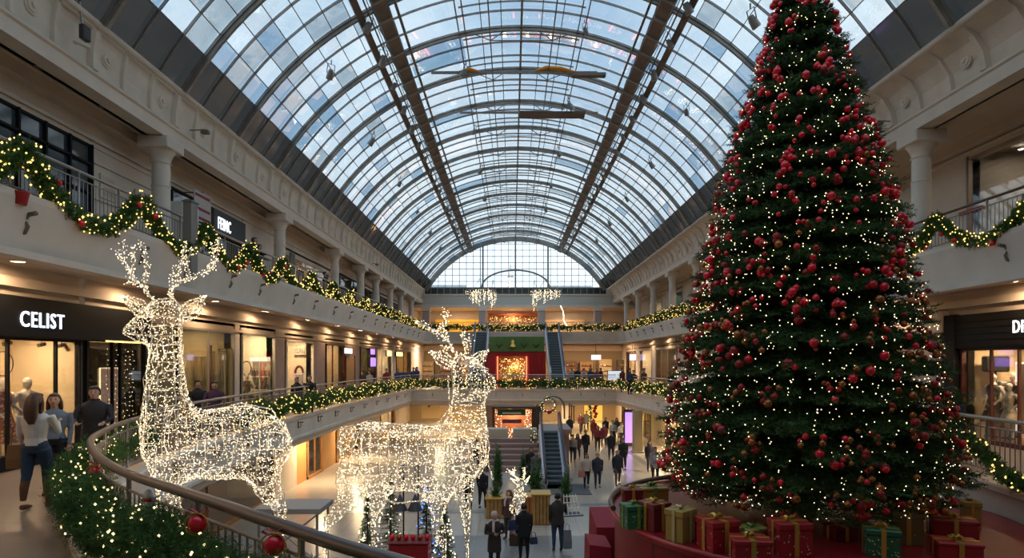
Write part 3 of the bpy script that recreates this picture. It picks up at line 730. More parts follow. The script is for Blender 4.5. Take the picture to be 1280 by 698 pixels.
for x, ylst in ((-11.05, (10.5, 12.5, 14.2, 16.4, 20, 21.8, 23.6, 25.4, 30, 33, 38)), (12.9, (15, 19.5, 21.5, 24))):
    for y in ylst:
        if first: dn.location = (x, y, ZC + .2); first = False
        else: copy_tree(dn, kd, (x, y, ZC + .2))
# warm shelf of side bands on the upper gallery wall: blind panels with vents
for y, lab in ((YW(133, UXL), 'small louvred vent high on the cream wall, the one beside the dark shopfront'), (YW(175, UXL), 'small louvred vent high on the cream wall, the one beside the round column')):
    v = thing('vent', lab, 'vent', (UXL + .04, y, 11.0)); obj('frame', MB().bbox(-.03, -.32, -.35, .03, .32, .35, .01), cream, v)
    obj('louvres', MB().box(.03, -.26, -.28, .035, .26, .28).box(.035, -.26, -.2, .05, .26, -.17).box(.035, -.26, -.05, .05, .26, -.02).box(.035, -.26, .1, .05, .26, .13), cream2, v)
struct('trim_13', MB().box(UXL, yu(114), 10.55, UXL + .06, yu(190), 10.62).box(UXL, yu(114), 11.55, UXL + .06, yu(190), 11.6), cream)
# ================================================================== RAILINGS
def railing(label, path, z, h=1.12, sp=.13, post_sp=1.6, hr=.035, hm=railm, inset=.12, far_from=None, group=None, order=None):
    """balustrade along a plan path; path already on the slab edge"""
    P = resample(path, .05); b0 = P[0]
    t = thing('railing', label, 'railing', (b0[0], b0[1], z), 0, group)
    L = lambda p, zz: (p[0] - b0[0], p[1] - b0[1], zz)
    Q = resample(path, .35)
    obj('handrail', MB().tube([L(p, h) for p in Q], hr, 10), hm, t)
    obj('top_bar', MB().tube([L(p, h - .16) for p in Q], .016, 6), balm, t)
    obj('bottom_bar', MB().tube([L(p, .20) for p in Q], .018, 6), balm, t)
    n = len(P); d = .05; idx = list(range(0, n, int(post_sp / d)))
    pm = MB().lathe((0, 0, .1), [(.05, 0), (.05, .02), (.024, .04), (.024, h - .15), (.035, h - .12), (.02, h - .1)], 8).mesh('post', balm)
    for i in idx: o = link('post', pm, t); o.location = L(P[i], 0)
    bi = [i for i in range(0, n) if True]
    S = resample(path, sp); bm = MB().lathe((0, 0, .2), [(.010, 0), (.010, h - .36)], 6).mesh('baluster', balm)
    ds = np.hypot(S[:, 0], S[:, 1]); od = np.argsort(ds)
    od = [i for i in od if 14 > 0]
    near, rest = od[:100], od[100:]
    for i in near: o = link('baluster', bm, t); o.location = L(S[i], 0)
    if len(rest):
        mb = MB()
        for i in rest: p = L(S[i], 0); mb.tube([(p[0], p[1], .2), (p[0], p[1], h - .16)], .011, 4, caps=False)
        kind(obj('balusters', mb, balm, t), 'stuff')
    return t
def offset(path, d):
    P = np.array(path, float); T = np.gradient(P, axis=0); T /= np.linalg.norm(T, axis=1, keepdims=True)
    return P + np.stack([T[:, 1], -T[:, 0]], 1) * d          # right-hand side of travel
vmA = np.array(vm)
i_near = int(np.argmin(np.hypot(vmA[:, 0] + 7.55, vmA[:, 1] - 13)))
i_right = int(np.argmin(np.hypot(vmA[:, 0] - 7.9, vmA[:, 1] - 7.9)))
r_left = offset(vmA[:i_near + 1], .10); r_near = offset(vmA[i_near:i_right + 1], .10); r_right = offset(vmA[i_right:], .10)
railing('long railing of the middle gallery on the reindeer side, going back to the far end', r_left, ZM + .1)
railing('curved railing of the near gallery with a wide metal handrail beside the woman in boots', r_near, ZM + .1, h=1.02, hr=.046, hm=mat('near_handrail', (.20, .165, .15), .38, .7), sp=.12)
railing('railing of the middle gallery behind and beside the tall tree', r_right, ZM + .1)
railing('railing across the far end of the middle gallery', np.array([(-7.6, 46.15), (7.9, 46.15)]), ZM + .1)
railing('upper gallery railing on the reindeer side, under the thick swags', np.array([(XL - .12, 5), (XL - .12, 61.2)]), ZL + .1, h=1.0, post_sp=1.3)
railing('upper gallery railing on the tree side, with a dark slanting handrail', np.array([(XR + .12, 5), (XR + .12, 61.2)]), ZL + .1, h=1.0, hm=mat('dark_handrail', (.10, .06, .05), .35, .3), post_sp=2.0)
railing('railing across the far end of the upper gallery', np.array([(XL + .8, 62.15), (XR - .8, 62.15)]), ZL + .1, h=1.0)

# ================================================================== GARLANDS
bow_red = mat('red_bow', (.42, .01, .015), .4)
def garland(label, P, rad, dens, nl, Ln, Wn, nred, br, group=None, lm=None, rb=.022, twl=None, squash=1., seeds=0, tint=needle2):
    """P: 3-D centre line (N x 3); rad thickness; twigs scattered round it; fairy lights and a few red baubles"""
    P = resample(P, .05); base = P[0].copy(); t = thing('garland', label, 'garland', tuple(base), 0, group)
    C = P - base; n = len(C); Lg = n * .05
    r_at = rad if callable(rad) else (lambda s: rad)
    nt_ = int(Lg * dens); s = rng.uniform(0, n - 1, nt_); i = s.astype(int); c = C[i] + (C[np.minimum(i + 1, n - 1)] - C[i]) * (s - i)[:, None]
    T = unit(np.gradient(C, axis=0))[i]; rd = rng.normal(size=(nt_, 3)); rd = unit(rd - (rd * T).sum(1, keepdims=True) * T * .8); rd[:, :2] *= squash
    rr = np.array([r_at(q / (n - 1)) for q in s])[:, None]
    tl = twl or .6
    P0 = c + rd * rr * rng.uniform(.05, .5, (nt_, 1)); P1 = P0 + unit(rd + T * rng.normal(0, .6, (nt_, 1))) * rr * tl * rng.uniform(.6, 1.2, (nt_, 1))
    V, F = twigs(P0, P1, Ln[1], Ln[0], Wn); f = link('foliage', fastmesh('foliage', V, F, tint), t); f['kind'] = 'stuff'
    obj('stem', MB().tube([tuple(p) for p in C[::8]], .035, 6), darkw, t)
    m = int(Lg * nl); s = rng.uniform(0, n - 1, m); i = s.astype(int); rd = rng.normal(size=(m, 3)); rd = unit(rd); rd[:, :2] *= squash
    rr = np.array([r_at(q / (n - 1)) for q in s])[:, None]
    B = C[i] + rd * rr * rng.uniform(.85, 1.12, (m, 1))
    V, F = dots(B, rng.uniform(.75, 1.25, m) * rb); l = link('fairy_lights', fastmesh('fairy_lights', V, F, lm or bulb_g, smooth=True), t); l['kind'] = 'stuff'
    return t, base, C, r_at
def swag(x, y0, y1, z_hi, z_lo, per, seed=0, dx=0.):
    P = []; y = y0
    while y <= y1 + 1e-6:
        ph = ((y - y0) / per) % 1; k = 4 * (ph - .5) ** 2          # 1 at the ties, 0 at the bottom of the sag
        P.append((x + dx, y, z_lo + (z_hi - z_lo) * k)); y += .15
    return np.array(P)
BAUB = {}
def bauble_mesh(kind_, r):
    key = (kind_, r)
    if key not in BAUB:
        m = {'red': redg, 'dark': redm, 'copper': goldb}[kind_]
        mb = MB().ell((0, 0, 0), (r, r, r), 14, 9, 0); mb.tube([(0, 0, r * .95), (0, 0, r * 1.14)], r * .2, 8, 1)
        BAUB[key] = mb.mesh('bauble', [m, goldm])
    return BAUB[key]
def baubles_on(label, group, base, C, r_at, n, r, kinds=('red',), name='bauble'):
    for k in range(n):
        i = int((k + rng.uniform(.2, .8)) / n * (len(C) - 1)); a = rng.uniform(0, 2 * PI)
        p = base + C[i] + np.array([math.cos(a) * .8, 0, math.sin(a)]) * r_at(i / len(C)) * 1.02
        o = link(name, bauble_mesh(kinds[k % len(kinds)], r)); o.location = tuple(p); tag(o, label, 'bauble', group)
# upper gallery, reindeer side: separate swags near the camera, then denser runs
e = swag(XL + .24, 7.4, 14.4, ZL + .98, ZL - .08, 3.5)
t, b, C, ra = garland('thick lit garland swag at the near end of the upper rail, over the CELIST shop', e, .24, 420, 46, (.085, 22), .006, 0, 0)
baubles_on('red bauble on the near swag of the upper rail', 'red baubles on the near upper swag', b, C, ra, 9, .065)
e = swag(XL + .24, 14.45, 23.3, ZL + .98, ZL + .05, 2.95)
t, b, C, ra = garland('lit swag on the upper rail from round column to the FEINC sign', e, .22, 380, 46, (.085, 20), .007, 0, 0)
baubles_on('red bauble on the upper swag below the lettered shop sign', 'red baubles on the second upper swag', b, C, ra, 11, .07)
e = swag(XL + .12, 23.6, 40.0, ZL + .95, ZL + .15, 3.3)
t, b, C, ra = garland('run of lit garland on the upper rail below the poster boards', e, .22, 200, 34, (.09, 16), .010, 0, 0, rb=.028)
e = swag(XL + .12, 40.1, 61.8, ZL + .85, ZL + .25, 2.4)
garland('far stretch of lit garland on the upper rail of the reindeer side', e, .26, 130, 24, (.11, 12), .016, 0, 0, rb=.027)
e = np.array([(x, YE - .05, ZL + .55 + .12 * math.sin(x * 3)) for x in np.arange(XL + .5, XR - .4, .3)])
garland('lit garland along the rail at the far end of the upper gallery', e, .36, 150, 20, (.12, 12), .018, 0, 0, rb=.029)
# upper gallery, tree side
e = swag(XR - .24, 9.7, 19.6, ZL + .98, ZL + .0, 3.3, 0)
t, b, C, ra = garland('lit garland swag on the upper rail at the near end, right of the tall tree', e, .20, 320, 34, (.085, 22), .006, 0, 0)
baubles_on('red bauble on the garland right of the tall tree', 'red baubles on the upper garland right of the tree', b, C, ra, 10, .065)
e = swag(XR - .12, 19.65, 36, ZL + .95, ZL + .15, 3.3)
garland('lit garland on the upper rail hidden in part by the tall tree', e, .24, 140, 30, (.09, 14), .011, 0, 0, rb=.028)
e = swag(XR - .12, 36.1, 61.8, ZL + .85, ZL + .3, 2.4)
garland('far stretch of lit garland on the upper rail left of the tall tree', e, .30, 150, 26, (.11, 12), .016, 0, 0, rb=.027)
# middle gallery
p3 = lambda path, z, off=0., wob=.12, fr=2.2: np.array([(p[0], p[1], z + wob * math.sin(fr * k * .3)) for k, p in enumerate(resample(offset(path, off), .3))])
garland('long lit garland on the middle rail behind the two reindeer', p3(vmA[:i_near - 5], ZM + .62, -.12), .34, 200, 26, (.10, 14), .012, 0, 0, rb=.024)
garland('lit garland across the middle rail at the far end', np.array([(x, 45.9, ZM + .58 + .08 * math.sin(x * 4)) for x in np.arange(-7.5, 7.8, .3)]), .40, 160, 24, (.11, 12), .016, 0, 0, rb=.025)
garland('lit garland on the middle rail behind the tall tree', p3(vmA[i_right + 12:], ZM + .60, -.12), .36, 180, 26, (.10, 13), .013, 0, 0, rb=.024)
sw = vmA[i_right - 3:i_right + 12]; sp_ = resample(offset(sw, -.10), .12)
e = np.array([(p[0], p[1], ZM + .55 + .28 * math.cos(k * .12 * 2 * PI / 3.2 + 2.6)) for k, p in enumerate(sp_)])
garland('lit swag on the curved middle rail beside the black D shop', e, .18, 260, 34, (.08, 18), .006, 0, 0, rb=.020)
# the thick garland over the near curved railing
seg = [p for p in r_near if p[1] > 2.3 and p[0] < 2.0]
seg = offset(np.array(seg), .17)
sg_ = resample(seg, .12)
e = np.array([(p[0], p[1], ZM + .64 + .05 * math.sin(k * .35)) for k, p in enumerate(sg_)])
near_r = lambda s: .29 + .03 * math.sin(s * 40)
t, b, C, ra = garland('very thick green garland draped over the nearest curved railing', e, near_r, 1500, 62, (.075, 22), .0032, 0, 0, rb=.013, lm=bulb_w, twl=.75, squash=.8)
def lantern(loc, label, r=.085):
    t = thing('ornament', label, 'ornament', loc)
    obj('ball', MB().ell((0, 0, 0), (r, r, r), 18, 12), redg, t)
    obj('cap', MB().lathe((0, 0, r * .9), [(r * .3, 0), (r * .3, r * .25), (r * .1, r * .3)], 12), goldm, t)
    bw = MB()
    for s in (-1, 1): bw.tube([(0, 0, r * 1.2), (s * r * .7, 0, r * 1.65), (s * r * 1.2, 0, r * 1.35), (s * r * .6, 0, r * 1.0), (0, 0, r * 1.2)], [(.004, .02)] * 5, 6)
    obj('bow', bw, bow_red, t)
    obj('gold_ring', MB().tube([(r * 1.25 * math.cos(a), -r * .3, r * 1.25 * math.sin(a)) for a in [2 * PI * k / 20 for k in range(21)]], .005, 5), goldm, t)
    return t
for (px, py, Y), lb in (((247, 655, 4.75), 'red ball ornament with bow on the thick near garland, the middle one'), ((120, 592, 7.2), 'red ball ornament on the thick near garland beside the walkway'), ((343, 682, 4.1), 'red ball ornament on the near garland under the lower end of the handrail'), ((200, 688, 5.2), 'red ball ornament low on the thick near garland over the balusters')):
    lantern((X(px, Y), Y, Z(py, Y)), lb, .07 if Y < 5 else .085)
sn = thing('ornament', 'small white figure ornament with red scarf in the near garland', 'ornament', (X(186, 5.7), 5.7, Z(632, 5.7)))
obj('body', MB().ell((0, 0, 0), (.06, .06, .07), 12, 8).ell((0, 0, .1), (.045, .045, .05), 12, 8), white, sn); obj('scarf', MB().tube([(.05 * math.cos(a), .05 * math.sin(a), .055) for a in [2 * PI * k / 10 for k in range(11)]], .014, 6), bow_red, sn)
obj('wings', MB().tube([(0, .02, .05), (.1, .03, .09), (.16, .03, .03), (.05, .02, 0)], [(.01, .03)] * 4, 6), white, sn)

# ---- iron brackets on the fascias carrying the garlands
def brk(label, x, y, z, s, group=None):
    t = thing('bracket', label, 'bracket', (x, y, z), 0 if s > 0 else PI, group)
    obj('back_plate', MB().bbox(-.03, -.06, -.36, .03, .06, .12, .01), bracket, t)
    obj('scroll', MB().tube([(.02, 0, -.3), (.14, 0, -.28), (.20, 0, -.16), (.14, 0, -.05), (.20, 0, .04), (.30, 0, .06)], .028, 8).tube([(.0, 0, .05), (.32, 0, .09)], .024, 8), bracket, t)
    obj('finial', MB().ell((.33, 0, .08), (.045, .045, .045), 8, 6), bracket, t)
    return t
b0 = brk('scrolled iron bracket on the upper fascia over the reindeer', XL + .05, 11.0, ZL - .30, 1, 'iron brackets along the upper fascia on the reindeer side'); kb = tree_of(b0)
for y in (14.4, 19.0, 21.2, 24.5, 27, 30, 33, 36, 39, 42, 45, 48, 51, 54, 57): copy_tree(b0, kb, (XL + .05, y, ZL - .30), 0)
for y in (14.0, 17.2, 20.5, 24, 28, 31, 34, 37, 40, 43, 46, 49, 52, 55, 58): copy_tree(b0, kb, (XR - .05, y, ZL - .30), PI, 'scrolled iron bracket on the upper fascia on the tree side', 'iron brackets along the upper fascia on the tree side')
PP = resample(vmA[:i_near], 2.4)
for p in PP[1:]: copy_tree(b0, kb, (p[0] + .05, p[1], ZM - .15), 0, 'scrolled iron bracket on the middle fascia behind the reindeer', 'iron brackets along the middle fascia', .55)
for x in (-6, -3.6, -1.2, .8, 2.9, 5.2, 7): copy_tree(b0, kb, (x, 46.0, ZM - .2), -PI / 2, 'iron bracket on the far fascia of the middle gallery', 'iron brackets on the far middle fascia', .6)
for y in (20, 24, 28, 32, 36, 40): copy_tree(b0, kb, (8.72, y, ZM - .25), PI, 'scrolled iron bracket on the middle fascia behind the tree', 'iron brackets on the middle fascia by the tree', .55)

# ================================================================== THE TALL TREE
TX, TY, TZ = 4.98, 10.5, 6 - 2.60
prof_t = [(.22, 1.6), (.42, 2.05), (.85, 2.32), (2.1, 2.12), (3.5, 1.78), (4.9, 1.50), (6.3, 1.12), (7.6, .74), (8.9, .38), (9.55, .13), (9.8, .03)]
Hs = np.array([p[0] for p in prof_t]); Rs = np.array([p[1] for p in prof_t])
def RT(z): return np.interp(z, Hs, Rs)
tt = thing('christmas_tree', 'towering lit christmas tree covered in red baubles on a round red stage', 'christmas tree', (TX, TY, TZ))
obj('trunk', MB().tube([(0, 0, -.05), (0, 0, 4), (0, 0, 9.7)], [.16, .10, .015], 10), darkw, tt)
cdf = np.cumsum(RT(np.linspace(.28, 9.75, 400)) + .12); cdf /= cdf[-1]
def rand_h(n): return np.interp(rng.uniform(0, 1, n), cdf, np.linspace(.28, 9.75, 400))
nb = 4300
h = rand_h(nb); lay = .42; h = h + (np.round(h / lay) * lay - h) * .45
a = rng.uniform(0, 2 * PI, nb); R = RT(h) * np.where(np.arange(nb) < 1400, rng.uniform(.40, .72, nb), rng.uniform(.80, 1.06, nb)) + .02
out = np.stack([np.cos(a), np.sin(a), np.zeros(nb)], 1); up = np.array([0, 0, 1.])
blen = np.minimum(R * .75, .95)[:, None]
tip = out * R[:, None] + up * (h[:, None] - .02 * R[:, None]); root = out * (R[:, None] - blen) + up * (h[:, None] + .30 * blen)
mid = (tip + root) / 2 - up * .04
P0s = []; P1s = []
side = np.cross(out, up)
for k, f in enumerate(np.linspace(.12, .98, 10)):
    c = root * (1 - f) + tip * f - up * (.08 * math.sin(f * PI))
    for s in (-1, 1):
        d = unit(out * .75 + side * s * rng.uniform(.4, .9, (nb, 1)) + up * rng.uniform(-.25, .3, (nb, 1)))
        ln = (.30 * (1 - .45 * f)) * np.minimum(1, blen / .6) * rng.uniform(.7, 1.2, (nb, 1))
        P0s.append(c); P1s.append(c + d * ln)
P0s.append(root); P1s.append(tip + out * .03)
P0s = np.concatenate(P0s); P1s = np.concatenate(P1s)
V, F = twigs(P0s, P1s, 13, .062, .0062)
fo = link('foliage', fastmesh('foliage', V, F, needle), tt); fo['kind'] = 'stuff'
# fairy lights near the surface
nl = 3100; h = rand_h(nl); a = rng.uniform(0, 2 * PI, nl); r = RT(h) * rng.uniform(.90, 1.04, nl) + .02
V, F = dots(np.stack([r * np.cos(a), r * np.sin(a), h], 1), rng.uniform(.0065, .0115, nl))
l = link('fairy_lights', fastmesh('fairy_lights', V, F, [bulb_w, bulb_d], np.repeat(rng.integers(0, 2, nl), 8), True), tt); l['kind'] = 'stuff'
# baubles: the 300 that face the camera largest as things, the rest one object
nbb = 1900; h = rand_h(nbb) ; a = rng.uniform(0, 2 * PI, nbb)
# clusters
for k in range(0, nbb, 3):
    h[k + 1:k + 3] = h[k] + rng.normal(0, .10, len(h[k + 1:k + 3])); a[k + 1:k + 3] = a[k] + rng.normal(0, .10, len(a[k + 1:k + 3])) / np.maximum(.3, RT(h[k]))
h = np.clip(h, .4, 9.6); r = RT(h) * rng.uniform(.93, 1.03, nbb) + .03
BP = np.stack([TX + r * np.cos(a), TY + r * np.sin(a), TZ + h], 1)
facing = -np.sin(a) * .9 - np.cos(a) * .4
top = h > 4.6
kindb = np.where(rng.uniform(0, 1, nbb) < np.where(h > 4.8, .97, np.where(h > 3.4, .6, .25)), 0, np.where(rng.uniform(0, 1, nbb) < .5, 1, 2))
rad_ = rng.choice([.036, .048, .064], nbb, p=[.4, .4, .2])
order = np.argsort(-facing); near_i, rest_i = order[:300], order[300:]
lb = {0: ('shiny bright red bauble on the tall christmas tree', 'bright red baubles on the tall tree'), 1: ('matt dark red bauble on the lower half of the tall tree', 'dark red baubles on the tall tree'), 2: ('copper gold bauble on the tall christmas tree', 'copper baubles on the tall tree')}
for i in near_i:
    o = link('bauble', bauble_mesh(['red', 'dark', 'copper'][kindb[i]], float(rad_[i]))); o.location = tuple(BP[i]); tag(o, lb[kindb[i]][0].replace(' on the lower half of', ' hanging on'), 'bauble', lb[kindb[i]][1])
mb = MB()
for i in rest_i: mb.ell(BP[i], (rad_[i],) * 3, 10, 6, int(kindb[i]))
tag(obj('bauble_cluster', mb, [redg, redm, goldb]), 'remaining baubles round the sides and back of the tall tree', 'baubles', kind='stuff')

# ---- the round red stage
rst = mat('red_stage', (.25, .010, .016), .30, coat=.12, var=.08, scale=2)
rdark = brickmat('red_stage_side', (.20, .008, .012), (.22, .009, .013), (.10, .004, .006), .32, 9, .012, .45)
PXc, PYc, PR = 5.0, 10.5, 3.25
st = thing('stage', 'large round glossy red stage the tall tree and the gifts stand on', 'stage', (PXc, PYc, 0))
obj('deck', MB().lathe((0, 0, 0), [(0, TZ - .12), (PR - .03, TZ - .12), (PR, TZ - .1), (PR, TZ - .02), (PR - .02, TZ), (0, TZ)], 72, smooth=False, caps=False), rst, st)
obj('skirt', MB().lathe((0, 0, 0), [(PR - .07, 0), (PR - .07, TZ - .12)], 72, caps=False), rdark, st)
obj('rim', MB().lathe((0, 0, TZ - .05), [(PR + .005, 0), (PR + .02, .02), (PR + .005, .045)], 72, caps=False), mat('red_rim', (.5, .05, .05), .3), st)
obj('back_curb', MB().tube([(PR * 1.0 * math.cos(t_), PR * 1.0 * math.sin(t_), TZ + .06) for t_ in [PI * (.45 + .55 * k / 24) for k in range(25)]], .05, 8), darkw, st)
cl = mat('red_cloth', (.26, .008, .02), .75, var=.1, scale=4)
s1 = thing('draped_block', 'red cloth draped block beside the round stage, the taller one', 'block', (2.16, 13.3, 0))
obj('cloth', MB().rings([[(-.42, -.6, 0), (.42, -.6, 0), (.42, .8, 0), (-.42, .8, 0)], [(-.38, -.5, 2.5), (.4, -.5, 2.5), (.4, .7, 2.65), (-.38, .7, 2.65)]], 0, True, False), cl, s1)
s1 = thing('draped_block', 'red cloth draped block beside the round stage, the lower one in front', 'block', (1.72, 12.1, 0))
obj('cloth', MB().rings([[(-.26, -.4, 0), (.2, -.4, 0), (.2, .5, 0), (-.26, .5, 0)], [(-.22, -.35, 2.45), (.2, -.35, 2.4), (.2, .45, 2.4), (-.22, .45, 2.45)]], 0, True, False), cl, s1)

# ---- gifts
wr_red = mat('wrap_red', (.36, .015, .02), .35); wr_green = mat('wrap_green', (.02, .12, .05), .35); wr_gold = mat('wrap_gold', (.42, .27, .07), .35, .3)
wr_dark = mat('wrap_maroon', (.16, .012, .016), .4); dotm = mat('pattern_pale', (.75, .62, .50), .5); ribl = mat('ribbon_green', (.16, .24, .04), .4)
def gift(label, px, py, Y, w_, d_, h_, rz, wm, rm, dotsn=0, tall=False, bow=True):
    """py is the pixel row of the front bottom edge; it always rests on the stage"""
    t = thing('gift_box', label, 'gift box', (X(px, Y), Y, TZ), rz)
    a, b = w_ / 2, d_ / 2
    body = MB().bbox(-a, -b, 0, a, b, h_ * .8, .008); mats = [wm, dotm]
    for k in range(dotsn):
        u = random.uniform(-.9, .9); z = random.uniform(.06, .94) * h_ * .8; s = random.uniform(.005, .012)
        if k % 2: body.disc((u * a, -b + .002, z), s, (0, -1, 0), .004, 5, 1)
        else: body.disc(((-1 if X(px, Y) > 5 else -1) * (a - .002), u * b, z), s, (-1, 0, 0), .004, 5, 1)
    obj('box', body, mats, t)
    obj('lid', MB().bbox(-a - .012, -b - .012, h_ * .8, a + .012, b + .012, h_, .008), wm, t)
    r = min(a, b) * .17; rb = MB()
    rb.box(-r, -b - .018, 0.002, r, -b - .012, h_ + .004).box(-r, b + .012, .002, r, b + .018, h_ + .004).box(-r, -b - .018, h_, r, b + .018, h_ + .006)
    rb.box(-a - .018, -r, .002, -a - .012, r, h_ + .004).box(a + .012, -r, .002, a + .018, r, h_ + .004).box(-a - .018, -r, h_, a + .018, r, h_ + .006)
    obj('ribbon', rb, rm, t)
    if bow:
        bw = MB(); q = min(a, b) * .55
        for s in range(4):
            th = s * PI / 2 + .6; c, sn_ = math.cos(th), math.sin(th)
            bw.tube([(0, 0, h_ + .01), (c * q * .6, sn_ * q * .6, h_ + q * .55), (c * q * 1.1, sn_ * q * 1.1, h_ + q * .4), (c * q * .7, sn_ * q * .7, h_ + .02), (0, 0, h_ + .01)], [(r * .8, .004)] * 5, 6)
        bw.ell((0, 0, h_ + q * .22), (q * .22,) * 3, 8, 6)
        obj('bow', bw, rm, t)
    return t
gift('dark green and maroon dotted gift box with a green bow at the stage edge', 793, 664, 9.55, .37, .30, .36, .25, wr_green, ribl, 40)
gift('maroon gift box with a broad gold ribbon behind the gold one', 818, 668, 9.45, .34, .36, .42, .5, wr_dark, goldm, 0)
gift('tall gold gift box with gold ribbon left of the spotted red box', 851, 688, 8.85, .34, .30, .46, .7, wr_gold, mat('ribbon_champagne', (.6, .45, .22), .35, .3), 0)
gift('slim maroon gift box squeezed between the gold and the large red box', 872, 690, 8.95, .18, .26, .33, .1, wr_dark, goldm, 12)
gift('large bright red gift box with star specks and gold ribbon', 897, 692, 8.45, .42, .40, .42, .28, wr_red, goldm, 26)
gift('flat gold gift box against the back curb of the stage', 815, 634, 11.4, .50, .40, .26, .1, wr_gold, ribl, 0)
gift('small dark red gift box at the back left of the stage', 790, 636, 11.3, .34, .3, .24, 0, wr_dark, goldm, 0)
gift('maroon gift box low under the tree behind the large red box', 893, 655, 9.0, .38, .3, .26, .2, wr_dark, goldm, 0)
gift('small green gold gift box between the two large red boxes', 940, 675, 8.6, .32, .28, .26, .4, wr_gold, ribl, 0)
gift('low red speckled gift box in front of the green gold one', 937, 712, 7.95, .46, .36, .30, -.1, wr_red, goldm, 30)
gift('tall red dotted gift box with gold ribbon, centre of the stage front', 987, 700, 8.25, .44, .36, .44, .05, wr_red, goldm, 40)
gift('emerald green glitter gift box with gold ribbon', 1101, 702, 8.2, .40, .34, .36, -.35, wr_green, goldm, 60)
gift('tall gold and maroon gift box behind the emerald one', 1131, 690, 8.75, .38, .34, .46, -.3, mat('wrap_bronze', (.22, .14, .05), .4), goldm, 16)
gift('wide red gift box with gold ribbon right of the emerald box', 1190, 676, 8.95, .56, .36, .30, -.35, wr_red, goldm, 0)
gift('small gold gift box at the right rim of the stage', 1212, 668, 9.5, .24, .22, .42, -.3, wr_gold, goldm, 0)
gift('flat red gift box in front of the wide red one, right side of stage', 1195, 710, 8.1, .50, .36, .22, -.3, wr_red, goldm, 0)
gift('small dark gift box in the shade under the middle of the tree', 1050, 690, 8.9, .34, .3, .2, .1, wr_dark, goldm, 0, bow=False)

# potted plant and candy cane on the near bracket of the upper rail
t = thing('flower_pot', 'small red pot hanging on the upper rail at the near bracket', 'pot', (XL + .28, YW(25, XL + .28), ZL - .12))
obj('pot', MB().lathe((0, 0, 0), [(.10, 0), (.14, .2), (.15, .22), (.13, .22)], 14), redm, t); obj('hook', MB().tube([(-.14, 0, .2), (-.22, 0, .5), (-.16, 0, .6)], .012, 5), bracket, t)
# ================================================================== THE LIT REINDEER
def remeshed(mb, vox, keep=None):
    me = mb.mesh('tmp', [white]); o = bpy.data.objects.new('tmp', me); COL.objects.link(o)
    md = o.modifiers.new('r', 'REMESH'); md.mode = 'VOXEL'; md.voxel_size = vox
    dg = bpy.context.evaluated_depsgraph_get(); m2 = bpy.data.meshes.new_from_object(o.evaluated_get(dg))
    bpy.data.objects.remove(o); bpy.data.meshes.remove(me); return m2
def verts_of(me): a = np.empty(len(me.vertices) * 3, np.float32); me.vertices.foreach_get('co', a); return a.reshape(-1, 3)
def cage(me, r=.006, jit=.016):
    """every edge of the mesh as a thin three-sided wire"""
    V = verts_of(me).astype(float); V = V + rng.normal(0, jit, V.shape); E = np.array([e.vertices[:] for e in me.edges]); E = E[rng.uniform(0, 1, len(E)) > .12]; a, b = V[E[:, 0]], V[E[:, 1]]
    d = unit(b - a); u = unit(np.cross(d, rng.normal(size=d.shape))); w_ = np.cross(d, u); n = len(E)
    ring = [u * math.cos(t) + w_ * math.sin(t) for t in (0, 2.09, 4.19)]
    W = np.stack([a + ring[0] * r, a + ring[1] * r, a + ring[2] * r, b + ring[0] * r, b + ring[1] * r, b + ring[2] * r], 1).reshape(-1, 3)
    q = np.array([(0, 1, 4, 3), (1, 2, 5, 4), (2, 0, 3, 5)]); F = (q[None] + (np.arange(n) * 6)[:, None, None]).reshape(-1, 4)
    return fastmesh('wire_frame', W, F, wirem)
def surf_points(me, dens):
    V = verts_of(me).astype(float); me.calc_loop_triangles()
    T = np.array([t.vertices[:] for t in me.loop_triangles]); a, b, c = V[T[:, 0]], V[T[:, 1]], V[T[:, 2]]
    ar = np.linalg.norm(np.cross(b - a, c - a), axis=1) / 2; n = int(ar.sum() * dens)
    i = rng.choice(len(T), n, p=ar / ar.sum()); u = rng.uniform(0, 1, (n, 2)); f = u.sum(1) > 1; u[f] = 1 - u[f]
    return a[i] + (b[i] - a[i]) * u[:, :1] + (c[i] - a[i]) * u[:, 1:]
def lights_on(par, P, r, m=None):
    n = len(P); V, F = dots(P, rng.uniform(.75, 1.3, n) * r)
    o = link('fairy_lights', fastmesh('fairy_lights', V, F, [bulb_d, bulb_w], np.repeat((rng.uniform(0, 1, n) < .3).astype(int), 8), True), par); o['kind'] = 'stuff'; return o
def tube_lights(par, paths, dens, r, rad):
    P = []
    for p in paths:
        q = resample(np.array(p, float), 1 / dens); P.append(q + rng.normal(0, 1, q.shape) * rad * .5)
    return lights_on(par, np.concatenate(P), r)
